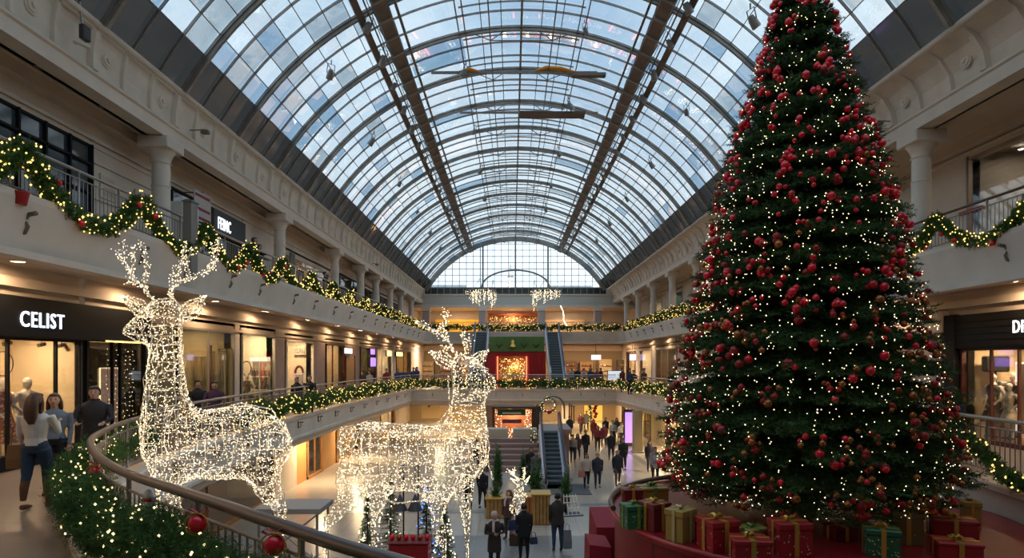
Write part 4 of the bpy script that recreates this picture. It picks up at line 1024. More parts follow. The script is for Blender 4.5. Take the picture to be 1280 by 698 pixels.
def reindeer(name, label, px0, Y, parts, s_px, vox=.15, dens=270, rb=.0078, legz=None, face=-1):
    """parts in picture pixels at depth Y: body = list of tubes [(px,py,dy,ru,rv)...]"""
    k = Y / FPX
    base = Vector((X(px0, Y), Y, Z(legz, Y)))
    def W(px, py, dy=0): return Vector((X(px, Y) - base.x, dy, Z(py, Y) - base.z))
    t = thing(name, label, 'light sculpture', tuple(base))
    mb = MB()
    for tb in parts['body']:
        mb.tube([W(q[0], q[1], q[2]) for q in tb], [(q[3], q[4]) for q in tb], 14)
    me = remeshed(mb, vox)
    bd = link('body', cage(me, .0055), t)
    lights_on(bd, surf_points(me, dens), rb)
    # outline cords: brighter contour runs along the wires
    for nm in ('antler', 'ear'):
        for grp in parts[nm]:
            a = MB()
            for line, r in grp: a.tube([W(*q) for q in line], r, 5)
            o = obj(nm, a, wirem, t)
            tube_lights(o, [[tuple(W(*q)) for q in line] for line, r in grp], 95 if nm == 'antler' else 60, rb * 1.1, .052 if nm == 'antler' else .02)
    if 'cord' in parts:
        a = MB()
        for line in parts['cord']: a.tube([W(*q) for q in line], .009, 5)
        o = obj('contour_cord', a, wirem, t); tube_lights(o, [[tuple(W(*q)) for q in l_] for l_ in parts['cord']], 60, rb, .01)
    if 'lamp' in parts:
        for q in parts['lamp']: pointlamp('glow', W(*q), .25, 7, (1, .78, .5), t)  # added fill lights inside the body, brightening the wires beyond the bulbs
    return t
def leaf(b, t_, w_):
    b = np.array(b, float); t_ = np.array(t_, float); d = t_ - b; n = np.array([-d[1], d[0]]) / np.linalg.norm(d)
    L_ = []
    for s in (-1, -.45, .0, .45, 1):
        L_.append(([(*(b + d * f + n * s * w_ * math.sin(PI * f ** .8)), -.05 * f) for f in (0, .2, .4, .6, .8, 1)], .009))
    return L_
# first reindeer: looks left, long upright neck. k = metres per pixel at Y=10 is 0.01316
d1 = dict(lamp=[(230, 560, 0), (320, 555, 0), (206, 440, 0)], body=[
    [(185, 562, 0, .30, .26), (215, 556, 0, .52, .42), (265, 556, 0, .60, .46), (310, 552, 0, .62, .46), (343, 560, 0, .46, .40), (360, 572, 0, .16, .18)],
    [(214, 566, 0, .50, .36), (209, 520, 0, .42, .32), (207, 480, 0, .32, .27), (207, 440, 0, .255, .23), (207, 405, 0, .25, .22)],
    [(226, 384, 0, .10, .10), (213, 390, 0, .27, .22), (196, 399, 0, .31, .23), (180, 408, 0, .22, .18), (166, 413, 0, .17, .14), (157, 415, 0, .12, .11), (153, 415, 0, .05, .05)],
    [(215, 590, -.22, .26, .2), (228, 640, -.24, .15, .13), (232, 700, -.24, .09, .09), (230, 742, -.24, .08, .08)],
    [(200, 590, .22, .24, .2), (196, 640, .24, .15, .13), (192, 700, .24, .09, .09), (190, 742, .24, .08, .08)],
    [(335, 575, -.2, .34, .24), (345, 610, -.24, .20, .16), (362, 640, -.24, .10, .10), (366, 700, -.24, .08, .08), (364, 742, -.24, .08, .08)],
    [(318, 580, .2, .32, .24), (322, 612, .24, .20, .16), (336, 645, .24, .10, .10), (338, 700, .24, .08, .08), (336, 742, .24, .08, .08)]],
  antler=[[([(195, 380, 0), (178, 360, .05), (160, 345, .08), (150, 325, .08), (150, 302, .05)], .014), ([(160, 345, .08), (168, 325, 0), (164, 306, 0)], .012), ([(178, 360, .05), (186, 335, -.05), (182, 312, -.05), (178, 303, -.05)], .012), ([(150, 325, .08), (140, 313, .1)], .01), ([(170, 353, 0), (155, 355, .05)], .01)],
          [([(212, 378, 0), (222, 355, -.05), (240, 350, -.1), (262, 340, -.1), (276, 318, -.1), (278, 298, -.1)], .014), ([(262, 340, -.1), (270, 330, 0), (264, 305, 0)], .012), ([(222, 355, -.05), (226, 330, 0), (232, 304, 0)], .012), ([(240, 350, -.1), (238, 328, -.1), (244, 312, -.1)], .012), ([(214, 370, 0), (210, 350, .1), (212, 335, .1)], .012)]],
  ear=[leaf((190, 396), (156, 371), 10), leaf((224, 400), (259, 371), 11)],
  cord=[[(187, 433, 0), (172, 427, 0), (155, 418, 0), (154, 412, 0), (166, 400, 0), (182, 385, 0), (198, 374, 0), (216, 373, 0), (228, 384, 0), (228, 410, 0), (226, 440, 0)], [(183, 470, 0), (182, 520, 0), (176, 560, 0), (190, 598, 0)], [(228, 440, 0), (230, 490, -.1), (250, 520, -.1), (300, 504, 0), (340, 512, 0), (362, 548, 0)]])
R1 = reindeer('reindeer', 'larger glowing wire reindeer looking left, its head level with the black CELIST sign', 270, 10.0, d1, 1, legz=744)
# second reindeer: looks right, head raised
d2 = dict(lamp=[(460, 575, 0), (560, 575, 0)], body=[
    [(430, 572, 0, .30, .26), (450, 566, 0, .50, .40), (500, 572, 0, .54, .46), (545, 575, 0, .52, .44), (580, 570, 0, .42, .36), (606, 560, 0, .2, .2)],
    [(575, 575, 0, .42, .32), (584, 530, 0, .34, .30), (585, 495, 0, .26, .24), (582, 465, 0, .24, .22), (578, 448, 0, .15, .15)],
    [(564, 450, 0, .10, .10), (574, 457, 0, .25, .21), (588, 464, 0, .26, .20), (602, 473, 0, .17, .15), (613, 480, 0, .13, .12), (619, 482, 0, .07, .07)],
    [(552, 600, -.22, .30, .2), (548, 640, -.24, .14, .12), (558, 690, -.24, .09, .09), (562, 736, -.24, .08, .08)],
    [(575, 590, .22, .26, .2), (580, 640, .24, .14, .12), (584, 690, .24, .10, .09), (586, 736, .24, .08, .08)],
    [(448, 588, -.2, .32, .22), (440, 620, -.24, .20, .16), (416, 652, -.24, .10, .10), (412, 700, -.24, .08, .08), (410, 736, -.24, .08, .08)],
    [(470, 600, .2, .28, .2), (468, 630, .24, .16, .14), (458, 662, .24, .10, .10), (462, 700, .24, .08, .08), (462, 736, .24, .08, .08)],
    [(434, 556, 0, .12, .1), (426, 540, 0, .09, .07), (428, 528, 0, .04, .04)]],
  antler=[[([(572, 446, 0), (560, 428, 0), (544, 414, 0), (530, 406, 0), (520, 402, 0)], .014), ([(544, 414, 0), (555, 408, .1), (556, 396, .1), (553, 388, .1)], .012), ([(556, 396, .1), (561, 390, .1)], .01), ([(560, 428, 0), (556, 412, -.1), (556, 400, -.1)], .012), ([(566, 436, 0), (552, 434, -.05)], .010)],
          [([(580, 446, 0), (583, 434, 0), (578, 424, 0), (580, 414, 0)], .014), ([(583, 434, 0), (590, 426, 0), (588, 420, 0)], .010)]],
  ear=[leaf((568, 458), (539, 440), 9), leaf((588, 458), (610, 439), 8)],
  cord=[[(563, 452, 0), (576, 442, 0), (592, 452, 0), (608, 466, 0), (619, 476, 0), (618, 487, 0), (606, 491, 0), (594, 490, 0)], [(560, 470, 0), (562, 510, 0), (545, 535, -.1), (500, 545, -.1), (470, 533, 0), (440, 538, 0)], [(606, 490, 0), (607, 530, 0), (612, 560, 0), (608, 580, 0), (598, 596, -.1)], [(600, 545, -.1), (610, 575, -.1), (616, 598, -.1)], [(452, 604, -.35), (500, 622, -.4), (545, 618, -.4), (590, 590, -.35)]])
R2 = reindeer('reindeer', 'glowing wire reindeer looking right, standing in the middle with head raised', 510, 9.5, d2, 1, legz=738)
for (n, px, Y, zt, w_, d_) in ((1, 285, 10.0, Z(744, 10), 3.2, 1.3), (2, 505, 9.5, Z(738, 9.5), 2.9, 1.3)):
    s = thing('scaffold_platform', ['', 'grey raised platform carrying the left looking reindeer', 'grey raised platform carrying the right looking reindeer'][n], 'platform', (X(px, Y), Y, 0))
    a, b = w_ / 2, d_ / 2
    obj('deck', MB().bbox(-a, -b, zt - .1, a, b, zt, .01), mat('platform_grey', (.30, .28, .27), .5), s)
    fr = MB()
    for x in (-a + .1, a - .1):
        for y in (-b + .1, b - .1): fr = MB().tube([(x, y, 0), (x, y, zt - .1)], .04, 8); obj('leg', fr, alu, s)
    obj('brace', MB().tube([(-a + .1, -b + .1, .3), (a - .1, -b + .1, zt - .3)], .025, 6).tube([(a - .1, b - .1, .3), (-a + .1, b - .1, zt - .3)], .025, 6), alu, s)
pl = thing('scaffold_platform', 'grey tabletop with truss legs just past the hind legs of the left reindeer', 'platform', (X(368, 14), 14, 0))
zt = Z(630, 14)
obj('deck', MB().bbox(-.75, -.5, zt - .12, .75, .5, zt, .01), MATS['platform_grey'], pl)
for x in (-.65, .65):
    for y in (-.4, .4): obj('leg', MB().tube([(x, y, 0), (x, y, zt - .1)], .03, 8), alu, pl)
obj('brace', MB().tube([(-.65, -.4, zt - 1.2), (.65, -.4, zt - .15)], .02, 6).tube([(-.65, -.4, zt - .15), (.65, -.4, zt - 1.2)], .02, 6), alu, pl)
# fawn
d3 = dict(body=[[(640, 640, 0, .2, .15), (650, 624, 0, .22, .18), (657, 616, 0, .12, .12)], [(645, 630, 0, .14, .12), (648, 612, 0, .13, .12), (652, 604, 0, .12, .12), (657, 606, 0, .06, .07)],
   [(642, 640, -.1, .07, .07), (640, 668, -.1, .05, .05)], [(652, 640, .1, .07, .07), (655, 668, .1, .05, .05)]],
  antler=[[([(649, 600, 0), (642, 594, 0), (634, 587, 0)], .012), ([(642, 594, 0), (643, 586, 0)], .01)], [([(653, 600, 0), (656, 592, 0), (654, 585, 0)], .012)]], ear=[[([(647, 602, 0), (638, 598, 0), (646, 606, 0)], .01)], [([(656, 602, 0), (662, 596, 0), (657, 606, 0)], .01)]])
reindeer('fawn', 'small glowing fawn figure standing among the planters on the ground floor', 648, 20.0, d3, 1, vox=.13, dens=150, rb=.013, legz=668)
s = thing('pedestal', 'low dark pedestal under the small glowing fawn', 'pedestal', (X(648, 20), 20.0, 0)); obj('block', MB().bbox(-.3, -.28, 0, .3, .28, Z(668, 20) + .09, .02), darkw, s)

# ================================================================== PEOPLE
def wd(L): return [(b, a) for a, b in L]      # (depth, width) pairs for an upright tube
def person(label, px, Y, zf, H=1.7, face=PI, top=(.02, .02, .025), pants=(.02, .02, .03), hair='dark', longhair=False, stride=.0, coat=None, coat_len=.42, sk=None, arms='down', boots=None, hat=None, pack=None, sit=False, cat='person', x=None, scarf=None, vox=None, group=None):
    """face: heading of the figure (rotation about z, 0 looks towards +y, PI looks to the camera)"""
    xx = X(px, Y) if x is None else x; near = FPX / Y > 60
    t = thing('person' if cat == 'person' else 'mannequin', label, cat, (xx, Y, zf), face, group)
    if cat == 'person': t.scale = (1.08, 1.08, 1) if coat else (1.05, 1.05, 1)
    h = H; mb = MB(); seg = []
    def T(P, r, n=10, kind_=0):
        mb.tube([(p[0] * h, p[1] * h, p[2] * h) for p in P], [(q[1] * h, q[0] * h) if isinstance(q, tuple) else q * h for q in r], n)
        for i in range(len(P) - 1): seg.append((np.array(P[i]) * h, np.array(P[i + 1]) * h, kind_))
    st = stride
    # legs: hip, knee, ankle
    for s in (-1, 1):
        f = s * st; kf = .05 if f > 0 else .0
        hip = (s * .052, 0, .52); kn = (s * .058, f * .55 + kf * .6 + .01, .285); an = (s * .06, f, .05 + (.03 if f < 0 else 0))
        T([hip, ((hip[0] + kn[0]) / 2, (hip[1] + kn[1]) / 2, .41), kn, ((kn[0] + an[0]) / 2, (kn[1] + an[1]) / 2 - .008, .19), an], [.058, .050, .037, .033, .022], 10, 2)
        T([(an[0], an[1] - .018, .028), (an[0], an[1] + .04, .022), (an[0] + s * .004, an[1] + .095, .014)], [(.024, .026), (.026, .022), (.020, .013)], 8, 3)
    T([(0, 0, .48), (0, 0, .54), (0, -.004, .61), (0, .002, .70), (0, 0, .775), (0, -.004, .815), (0, -.006, .84)], [(.055, .085), (.068, .098), (.055, .080), (.066, .100), (.064, .112), (.048, .085), (.032, .042)][:7], 14, 1)
    T([(0, -.008, .82), (0, 0, .865), (0, .004, .885)], [.034, .030, .031], 10, 0)
    mb_head = len(mb.v)
    c = (0, .008 * h, .932 * h); mb.ell(c, (.044 * h, .055 * h, .062 * h), 14, 10); seg.append((np.array([0, .008, .90]) * h, np.array([0, .008, .97]) * h, 0))
    mb.ell((0, .030 * h, .892 * h), (.026 * h, .030 * h, .026 * h), 10, 6)
    mb.tube([(0, .058 * h, .940 * h), (0, .071 * h, .918 * h), (0, .060 * h, .912 * h)], [.006 * h, .009 * h, .006 * h], 6)
    for s in (-1, 1): mb.ell((s * .046 * h, .004 * h, .930 * h), (.006 * h, .012 * h, .017 * h), 8, 6)
    hands = []
    for s in (-1, 1):
        sh = (s * .112, 0, .80)
        if arms == 'down' or (arms == 'phone' and s < 0) or (arms == 'bag' and s > 0): el = (s * .126, -.012 - s * st * .25, .635); wr = (s * .122, .03 - s * st * .55, .49)
        elif arms == 'fold': el = (s * .15, .03, .65); wr = (s * .03, .13, .66)
        elif arms == 'rail': el = (s * .15, .07, .66); wr = (s * .11, .20, .635)
        elif arms == 'hip': el = (s * .19, -.03, .66); wr = (s * .12, .05, .56)
        else: el = (s * .145, .05, .65); wr = (s * .07, .17, .72)
        T([sh, ((sh[0] + el[0]) / 2 + s * .004, (sh[1] + el[1]) / 2, (sh[2] + el[2]) / 2), el, ((wr[0] + el[0]) / 2, (wr[1] + el[1]) / 2, (wr[2] + el[2]) / 2), wr], [.033, .029, .025, .021, .016], 10, 1)
        d = unit(np.array(wr) - np.array(el)); pe = np.array(wr) + d * .045
        T([wr, tuple(np.array(wr) + d * .022), tuple(pe)], [.015, (.012, .022), (.009, .020)], 8, 0); hands.append((np.array(wr), d, pe, s))
    v = vox or (.016 if near else .026)
    key = None
    me = remeshed(mb, v)
    # colours of one continuous body: skin, top, trousers, shoes
    sm = skin if sk is None else sk
    tm = mat('cloth_%d_%d_%d' % tuple(int(q * 255) for q in top), top, .8, var=.12, scale=9) if cat == 'person' else sm
    pm = mat('cloth_%d_%d_%d' % tuple(int(q * 255) for q in pants), pants, .8, var=.12, scale=9) if cat == 'person' else sm
    bmat = shoem if boots is None else mat('boots_%d' % int(boots[0] * 255), boots, .5)
    C = np.empty(len(me.polygons) * 3, np.float32); me.polygons.foreach_get('center', C); C = C.reshape(-1, 3).astype(float)
    D = np.full(len(C), 1e9); K = np.zeros(len(C), int)
    wts = {0: 1., 1: .82, 2: .9, 3: 1.}
    for a, b, kk in seg:
        ab = b - a; q = np.clip(((C - a) @ ab) / max(1e-9, ab @ ab), 0, 1); dd = np.linalg.norm(C - (a + q[:, None] * ab), axis=1) * wts[kk]
        u = dd < D; D[u] = dd[u]; K[u] = kk
    K[(C[:, 2] > .865 * h)] = 0
    K[(K == 1) & (C[:, 2] < .55 * h) & (np.abs(C[:, 0]) < .108 * h) & (np.abs(C[:, 1]) < .09 * h)] = 2
    if boots is not None: K[(K == 2) & (C[:, 2] < .25 * h)] = 3
    me.materials.clear()
    for m in (sm, tm, pm, bmat): me.materials.append(m)
    me.polygons.foreach_set('material_index', K.astype(np.int32)); me.polygons.foreach_set('use_smooth', np.ones(len(K), bool))
    # fingers, eyes and lips joined into the same mesh
    ex = MB()
    for wr, d, pe, s in hands:
        lat = unit(np.cross(d, np.array([0, 1., 0])) if abs(d[1]) < .9 else np.array([s * 1., 0, 0])); nrm = np.cross(lat, d)
        for q in range(4):
            o_ = pe + lat * (-.0145 + q * .0097) - d * .006; ln = (.040, .046, .043, .034)[q]
            ex.tube([tuple(o_ * h), tuple((o_ + d * ln * .5 + nrm * .003) * h), tuple((o_ + d * ln * .9 + nrm * .012) * h)], [.0048 * h, .0044 * h, .0034 * h], 6)
        o_ = wr + d * .014 + lat * (-.018 if True else .018)
        ex.tube([tuple(o_ * h), tuple((o_ - lat * .012 + d * .016 + nrm * .006) * h), tuple((o_ - lat * .012 + d * .032 + nrm * .012) * h)], [.006 * h, .0052 * h, .004 * h], 6)
    for s in (-1, 1):
        ex.ell((s * .017 * h, .0575 * h, .940 * h), (.0075 * h, .004 * h, .0042 * h), 8, 5, 1)
        ex.tube([(s * .008 * h, .0595 * h, .953 * h), (s * .018 * h, .059 * h, .956 * h), (s * .028 * h, .052 * h, .952 * h)], .0022 * h, 5, 1)
    ex.tube([(-.012 * h, .055 * h, .899 * h), (0, .0600 * h, .898 * h), (.012 * h, .055 * h, .899 * h)], .0035 * h, 6, 2)
    bm = bmesh.new(); bm.from_mesh(me); n0 = len(bm.faces); m2 = ex.mesh('x', []); bm.from_mesh(m2); bm.faces.ensure_lookup_table()
    me.materials.append(haird); me.materials.append(mat('lips', (.35, .09, .08), .5)); mi = [0, 4, 5]
    for i in range(n0, len(bm.faces)): f = bm.faces[i]; f.material_index = mi[ex.m[i - n0]]; f.smooth = True
    bm.to_mesh(me); bm.free(); bpy.data.meshes.remove(m2)
    bd = link('body', me, t)
    hm = {'dark': haird, 'brown': hairb, 'grey': mat('hair_grey', (.35, .33, .31), .6), 'blond': mat('hair_blond', (.35, .22, .09), .5)}.get(hair)
    if hm is not None and not hat:
        hb = MB(); hb.ell((0, -.010 * h, .948 * h), (.051 * h, .056 * h, .058 * h), 16, 10)
        hb.ell((0, .022 * h, .978 * h), (.040 * h, .034 * h, .022 * h), 12, 6)
        for s in (-1, 1): hb.ell((s * .042 * h, -.008 * h, .93 * h), (.012 * h, .028 * h, .03 * h), 8, 6)
        if longhair:
            hb.tube([(0, -.03 * h, .965 * h), (0, -.05 * h, .92 * h), (0, -.062 * h, .86 * h), (0, -.066 * h, .79 * h), (.004 * h, -.062 * h, .735 * h)], wd([(.03 * h, .045 * h), (.034 * h, .054 * h), (.03 * h, .058 * h), (.024 * h, .050 * h), (.008 * h, .024 * h)]), 14)
            for s in (-1, 1): hb.tube([(s * .036 * h, .004 * h, .965 * h), (s * .05 * h, -.004 * h, .91 * h), (s * .052 * h, -.012 * h, .85 * h), (s * .045 * h, -.03 * h, .80 * h)], [.014 * h, .017 * h, .017 * h, .008 * h], 8)
        obj('hair', hb, hm, t)
    if hat:
        hb = MB().lathe((0, .002 * h, .942 * h), [(.053 * h, -.008 * h), (.056 * h, .006 * h), (.053 * h, .02 * h), (.045 * h, .05 * h), (.028 * h, .07 * h), (.004 * h, .078 * h)], 16)
        if hat[3:] == (1,): hb.ell((0, 0, 1.03 * h), (.016 * h,) * 3, 8, 6)
        obj('hat', hb, mat('hat_%d_%d' % (int(hat[0] * 255), int(hat[2] * 255)), tuple(hat[:3]), .9), t)
    if coat:
        cm = mat('coat_%d_%d_%d' % tuple(int(q * 255) for q in coat), coat, .8, var=.12, scale=9)
        cb = MB().tube([(0, 0, coat_len * h), (0, 0, .52 * h), (0, 0, .61 * h), (0, .002 * h, .70 * h), (0, 0, .775 * h), (0, -.003 * h, .825 * h), (0, -.004 * h, .85 * h)],
                       wd([(.085 * h, .112 * h), (.080 * h, .108 * h), (.068 * h, .092 * h), (.078 * h, .112 * h), (.074 * h, .122 * h), (.052 * h, .088 * h), (.040 * h, .048 * h)]), 18)
        cb.tube([(0, -.006 * h, .838 * h), (0, -.006 * h, .868 * h)], wd([(.046 * h, .050 * h), (.042 * h, .046 * h)]), 14)
        obj('coat', cb, cm, t)
    if scarf: obj('scarf', MB().tube([(.05 * h * math.cos(a), .046 * h * math.sin(a), (.858 + .006 * math.sin(2 * a)) * h) for a in [2 * PI * k / 14 for k in range(15)]], .017 * h, 8).tube([(.02 * h, .05 * h, .85 * h), (.03 * h, .09 * h, .78 * h), (.03 * h, .09 * h, .68 * h)], wd([(.01 * h, .02 * h)] * 3), 8), mat('scarf_%d' % int(scarf[0] * 255), scarf, .9), t)
    if pack is not None:
        q = MB().tube([(0, -.10 * h, .60 * h), (0, -.115 * h, .66 * h), (0, -.115 * h, .74 * h), (0, -.10 * h, .79 * h)], wd([(.035 * h, .06 * h), (.05 * h, .075 * h), (.05 * h, .072 * h), (.025 * h, .05 * h)]), 12)
        o_ = obj('backpack', q, mat('pack_%d' % int(pack[0] * 255), pack, .7), t)
    return t
def handbag(label, x, y, z, w_=.3, hh=.26, col=(.20, .09, .03), rz=0, drop=.3, cat='handbag', name='handbag', d_=.10):
    t = thing(name, label, cat, (x, y, z), rz); m = mat('bag_%d_%d_%d' % tuple(int(q * 255) for q in col), col, .5)
    obj('bag_body', MB().rings([[(-w_ / 2, -d_ / 2, 0), (w_ / 2, -d_ / 2, 0), (w_ / 2, d_ / 2, 0), (-w_ / 2, d_ / 2, 0)], [(-w_ / 2 * 1.02, -d_ / 2 * 1.1, hh * .4), (w_ / 2 * 1.02, -d_ / 2 * 1.1, hh * .4), (w_ / 2 * 1.02, d_ / 2 * 1.1, hh * .4), (-w_ / 2 * 1.02, d_ / 2 * 1.1, hh * .4)], [(-w_ / 2 * .9, -d_ * .2, hh), (w_ / 2 * .9, -d_ * .2, hh), (w_ / 2 * .9, d_ * .2, hh), (-w_ / 2 * .9, d_ * .2, hh)]], 0, True, False), m, t)
    obj('handle', MB().tube([(-w_ * .3, 0, hh * .95), (-w_ * .25, 0, hh + drop * .7), (0, 0, hh + drop), (w_ * .25, 0, hh + drop * .7), (w_ * .3, 0, hh * .95)], .010, 6), m, t)
    return t
# middle floor
M1 = ZM + .01
person('woman with long brown hair seen from behind, white jumper, blue jeans and tall brown boots', 45, 9.25, M1, 1.76, .1, (.62, .58, .54), (.022, .045, .085), 'brown', True, stride=.06, boots=(.12, .05, .025), arms='phone')
handbag('tan brown shoulder bag hanging beside the woman in tall boots', X(22, 9.2), 9.2, M1 + .62, .26, .36, (.22, .10, .035), .4, .34)
person('person in a blue grey padded jacket and dark trousers facing the woman in boots', 68, 10.3, M1, 1.70, PI + .5, (.14, .18, .24), (.012, .012, .016), 'brown', True, stride=.03)
person('young man in a black hooded jacket standing before the dark doorway', 118, 11.3, M1, 1.78, PI + .45, (.016, .014, .02), (.014, .013, .016), 'dark', arms='rail', coat=(.018, .016, .022), coat_len=.46)
person('person in dark purple jacket behind the rail past the reindeer neck', 268, 17.6, M1, 1.66, PI + .5, (.05, .015, .05), (.02, .02, .025), 'dark', coat=(.06, .018, .055), coat_len=.5, arms='rail')
person('person in black behind the rail, next to the dark purple jacket', 247, 18.2, M1, 1.68, PI / 2 + 2.4, (.012, .012, .016), (.02, .02, .025), 'dark', arms='rail')
person('person in black seen from the side at the middle rail before the cream IUNE shop', 371, 24.6, M1, 1.60, PI + .9, (.012, .011, .013), (.02, .02, .025), 'dark', coat=(.014, .012, .013))
person('man in a dark shirt leaning on the middle rail before the cream IUNE shop', 387, 25.4, M1, 1.66, PI + .2, (.02, .014, .018), (.02, .02, .025), 'dark', arms='rail')
person('person leaning over the middle rail beside the black D shopfront, dark jacket', 1190, 12.6, M1, 1.72, PI / 2 + .4, (.016, .016, .022), (.016, .015, .018), 'dark', arms='rail', coat=(.02, .02, .026), coat_len=.5)
cols = [(.02, .02, .03), (.05, .02, .03), (.03, .05, .10), (.10, .09, .09), (.015, .03, .03), (.14, .03, .03), (.3, .28, .26)]
fm_ = [(453, 36, 'person in dark clothes on the middle gallery before the green shop'), (462, 38, 'person with a pale top on the middle gallery before the purple screen'), (483, 43, 'person in red on the middle gallery at the white clothes shop'),
       (497, 47, 'person on the middle gallery left of the blue covered stall'), (517, 50, 'person in purple on the far middle gallery past the blue stall'), (521, 52, 'person in dark blue on the far middle gallery next to the one in purple'),
       (715, 49, 'person behind the far middle rail nearest the upper escalator'), (722, 48, 'person in black behind the far middle rail, second from the upper escalator'), (730, 50, 'person with light jacket behind the far middle rail'), (738, 49, 'person in grey behind the far middle rail, fourth from the upper escalator'), (746, 48.5, 'person in dark red behind the far middle rail'), (751, 50, 'person in black behind the far middle rail, next to the dark red one'),
       (778, 44, 'person in dark clothes at the corner of the far middle gallery'), (787, 41, 'person in blue jacket on the middle gallery near the white screen'), (792, 42, 'person in a black coat on the middle gallery near the white screen'), (805, 40, 'person in brown before the bright cream shop on the middle gallery'), (840, 36, 'person in black left of the tall tree on the middle gallery')]
for k, (px, Y, lb_) in enumerate(fm_):
    tp = cols[k % 7]
    if 'purple' in lb_ and 'screen' not in lb_: tp = (.06, .02, .10)
    if 'in red' in lb_ or 'dark red' in lb_: tp = (.25, .02, .03)
    if 'pale' in lb_ or 'light' in lb_: tp = (.4, .38, .36)
    if 'blue' in lb_: tp = (.03, .05, .13)
    if 'black' in lb_: tp = (.012, .012, .014)
    if 'brown' in lb_: tp = (.10, .05, .03)
    person(lb_, px, Y, M1, random.uniform(1.62, 1.8), random.uniform(2.4, 3.9), tp, (.02, .02, .03), 'dark' if k % 3 else 'brown', k % 4 == 1, vox=.034)
person('person in a black jacket resting on the upper rail right of the white lettered sign', 318, 22.4, ZL + .01, 1.66, -PI / 2, (.012, .012, .014), (.02, .02, .025), 'brown', arms='rail', coat=(.012, .012, .014), coat_len=.5)
person('second head beside the black jacket at the upper rail, seen further along', 324, 23.4, ZL + .01, 1.6, -PI / 2, (.03, .02, .02), (.02, .02, .025), 'brown', arms='rail')
person('dark dressed person at the upper rail before the poster boards', 406, 31.0, ZL + .01, 1.66, -PI / 2, (.02, .02, .025), (.02, .02, .03), 'dark', arms='rail')
# ground floor
person('man in a dark brown jacket and blue jeans seen from behind, holding a grey bag', 697, 19.2, .01, 1.84, .1, (.035, .028, .024), (.03, .055, .11), 'dark', arms='phone', coat=(.035, .028, .024), coat_len=.47)
handbag('grey paper carrier bag held by the man in blue jeans', X(709, 19.1), 19.1, .12, .26, .58, (.16, .17, .19), .2, .2, 'bag', 'carrier_bag', .14)
person('woman in a black coat seen from behind beside the stroller bag', 655, 18.3, .01, 1.72, .25, (.010, .010, .011), (.012, .012, .015), 'dark', coat=(.011, .011, .012), coat_len=.42, arms='down')
handbag('dark blue shoulder bag at the side of the woman in black', X(641, 18.2), 18.2, .95, .3, .3, (.02, .035, .09), .3, .4)
handbag('small dark blue bag in one hand of the woman in black', X(667, 18.3), 18.25, .52, .22, .2, (.02, .03, .07), .2, .16)
person('woman in a white knitted hat and white scarf, dark coat, arms folded', 618, 17.4, .01, 1.68, PI + .2, (.03, .02, .022), (.02, .016, .02), None, hat=(.55, .45, .42), coat=(.035, .022, .026), coat_len=.33, scarf=(.6, .48, .46), arms='fold')
person('woman with pink scarf behind the one in the white knitted hat', 636, 20.5, .01, 1.66, PI - .6, (.07, .03, .03), (.05, .045, .05), 'brown', True, coat=(.08, .04, .038), coat_len=.45, scarf=(.6, .3, .36))
person('man in a blue jacket with an apron at the wooden planter, bald head', 586, 24.5, .01, 1.72, PI / 4, (.025, .04, .11), (.012, .012, .014), 'blond', arms='phone')
person('person in a black jacket next to the man in the blue jacket', 603, 24.8, .01, 1.68, -.3, (.018, .015, .02), (.012, .012, .014), 'dark', stride=.03)
person('woman in a pale coat with a pink bag, walking toward the camera in the hall', 733, 28.8, .01, 1.62, PI + .1, (.45, .38, .34), (.012, .012, .016), 'dark', True, stride=.05, coat=(.45, .38, .34), coat_len=.5)
handbag('pink shopping bag carried by the woman in the pale coat', X(727, 28.6), 28.6, .55, .30, .30, (.45, .16, .12), .1, .2, 'bag', 'carrier_bag', .12)
person('person in a navy jacket walking beside the woman in the pale coat', 747, 28.8, .01, 1.66, PI - .05, (.02, .025, .05), (.02, .03, .06), 'blond', stride=.06, coat=(.025, .028, .045), coat_len=.48)
person('woman in a black coat and skirt with bare legs walking in the hall', 772, 29.4, .01, 1.7, PI + .15, (.015, .015, .018), (.10, .06, .045), 'blond', stride=.06, coat=(.02, .022, .03), coat_len=.36)
person('person in a black jacket behind the woman in the black coat', 779, 33.5, .01, 1.76, PI - .3, (.012, .012, .015), (.012, .012, .018), 'dark', stride=.04)
gl = [(747, 40.5, 'person in a red coat walking in the yellow lit passage', (.22, .02, .03)), (755, 42, 'person in dark red next to the red coat in the passage', (.12, .015, .02)), (716, 36, 'person sitting out by the yellow flowers right of the escalator', (.35, .28, .24)), (722, 37, 'person in brown just right of the lower escalator', (.08, .04, .04)), (732, 37.5, 'tall person in black halfway along the passage', (.012, .012, .015)),
      (712, 47, 'person in black deep in the passage beside the escalator', (.015, .015, .02)), (726, 50, 'person in maroon deep in the passage', (.08, .01, .02)), (733, 52, 'person in grey deep in the passage', (.1, .1, .1)), (766, 44, 'person with a light top under the purple screen', (.4, .36, .3)), (771, 46, 'person in dark green deep in the passage', (.02, .04, .03)), (776, 43, 'person in white under the purple screen', (.5, .46, .42)),
      (764, 37, 'person in black left of the couple near the purple screen', (.015, .012, .015)), (812, 33, 'person in a dark coat at the left edge of the tall tree', (.03, .025, .035)), (819, 30, 'child sized figure with white hat at the left edge of the tall tree', (.35, .3, .32)), (757, 47, 'person in dark clothes near the yellow shop', (.02, .02, .03)), (742, 46, 'person in red jacket deep in the yellow passage', (.28, .03, .02)),
      (664, 30, 'person in black among the plants left of the lower escalator', (.012, .014, .012)), (670, 29.5, 'person in a patterned top left of the lower escalator', (.10, .10, .09)), (606, 33, 'person in a pink top behind the reindeer chest', (.3, .12, .13)), (595, 34, 'person in black behind the reindeer chest', (.02, .02, .02))]
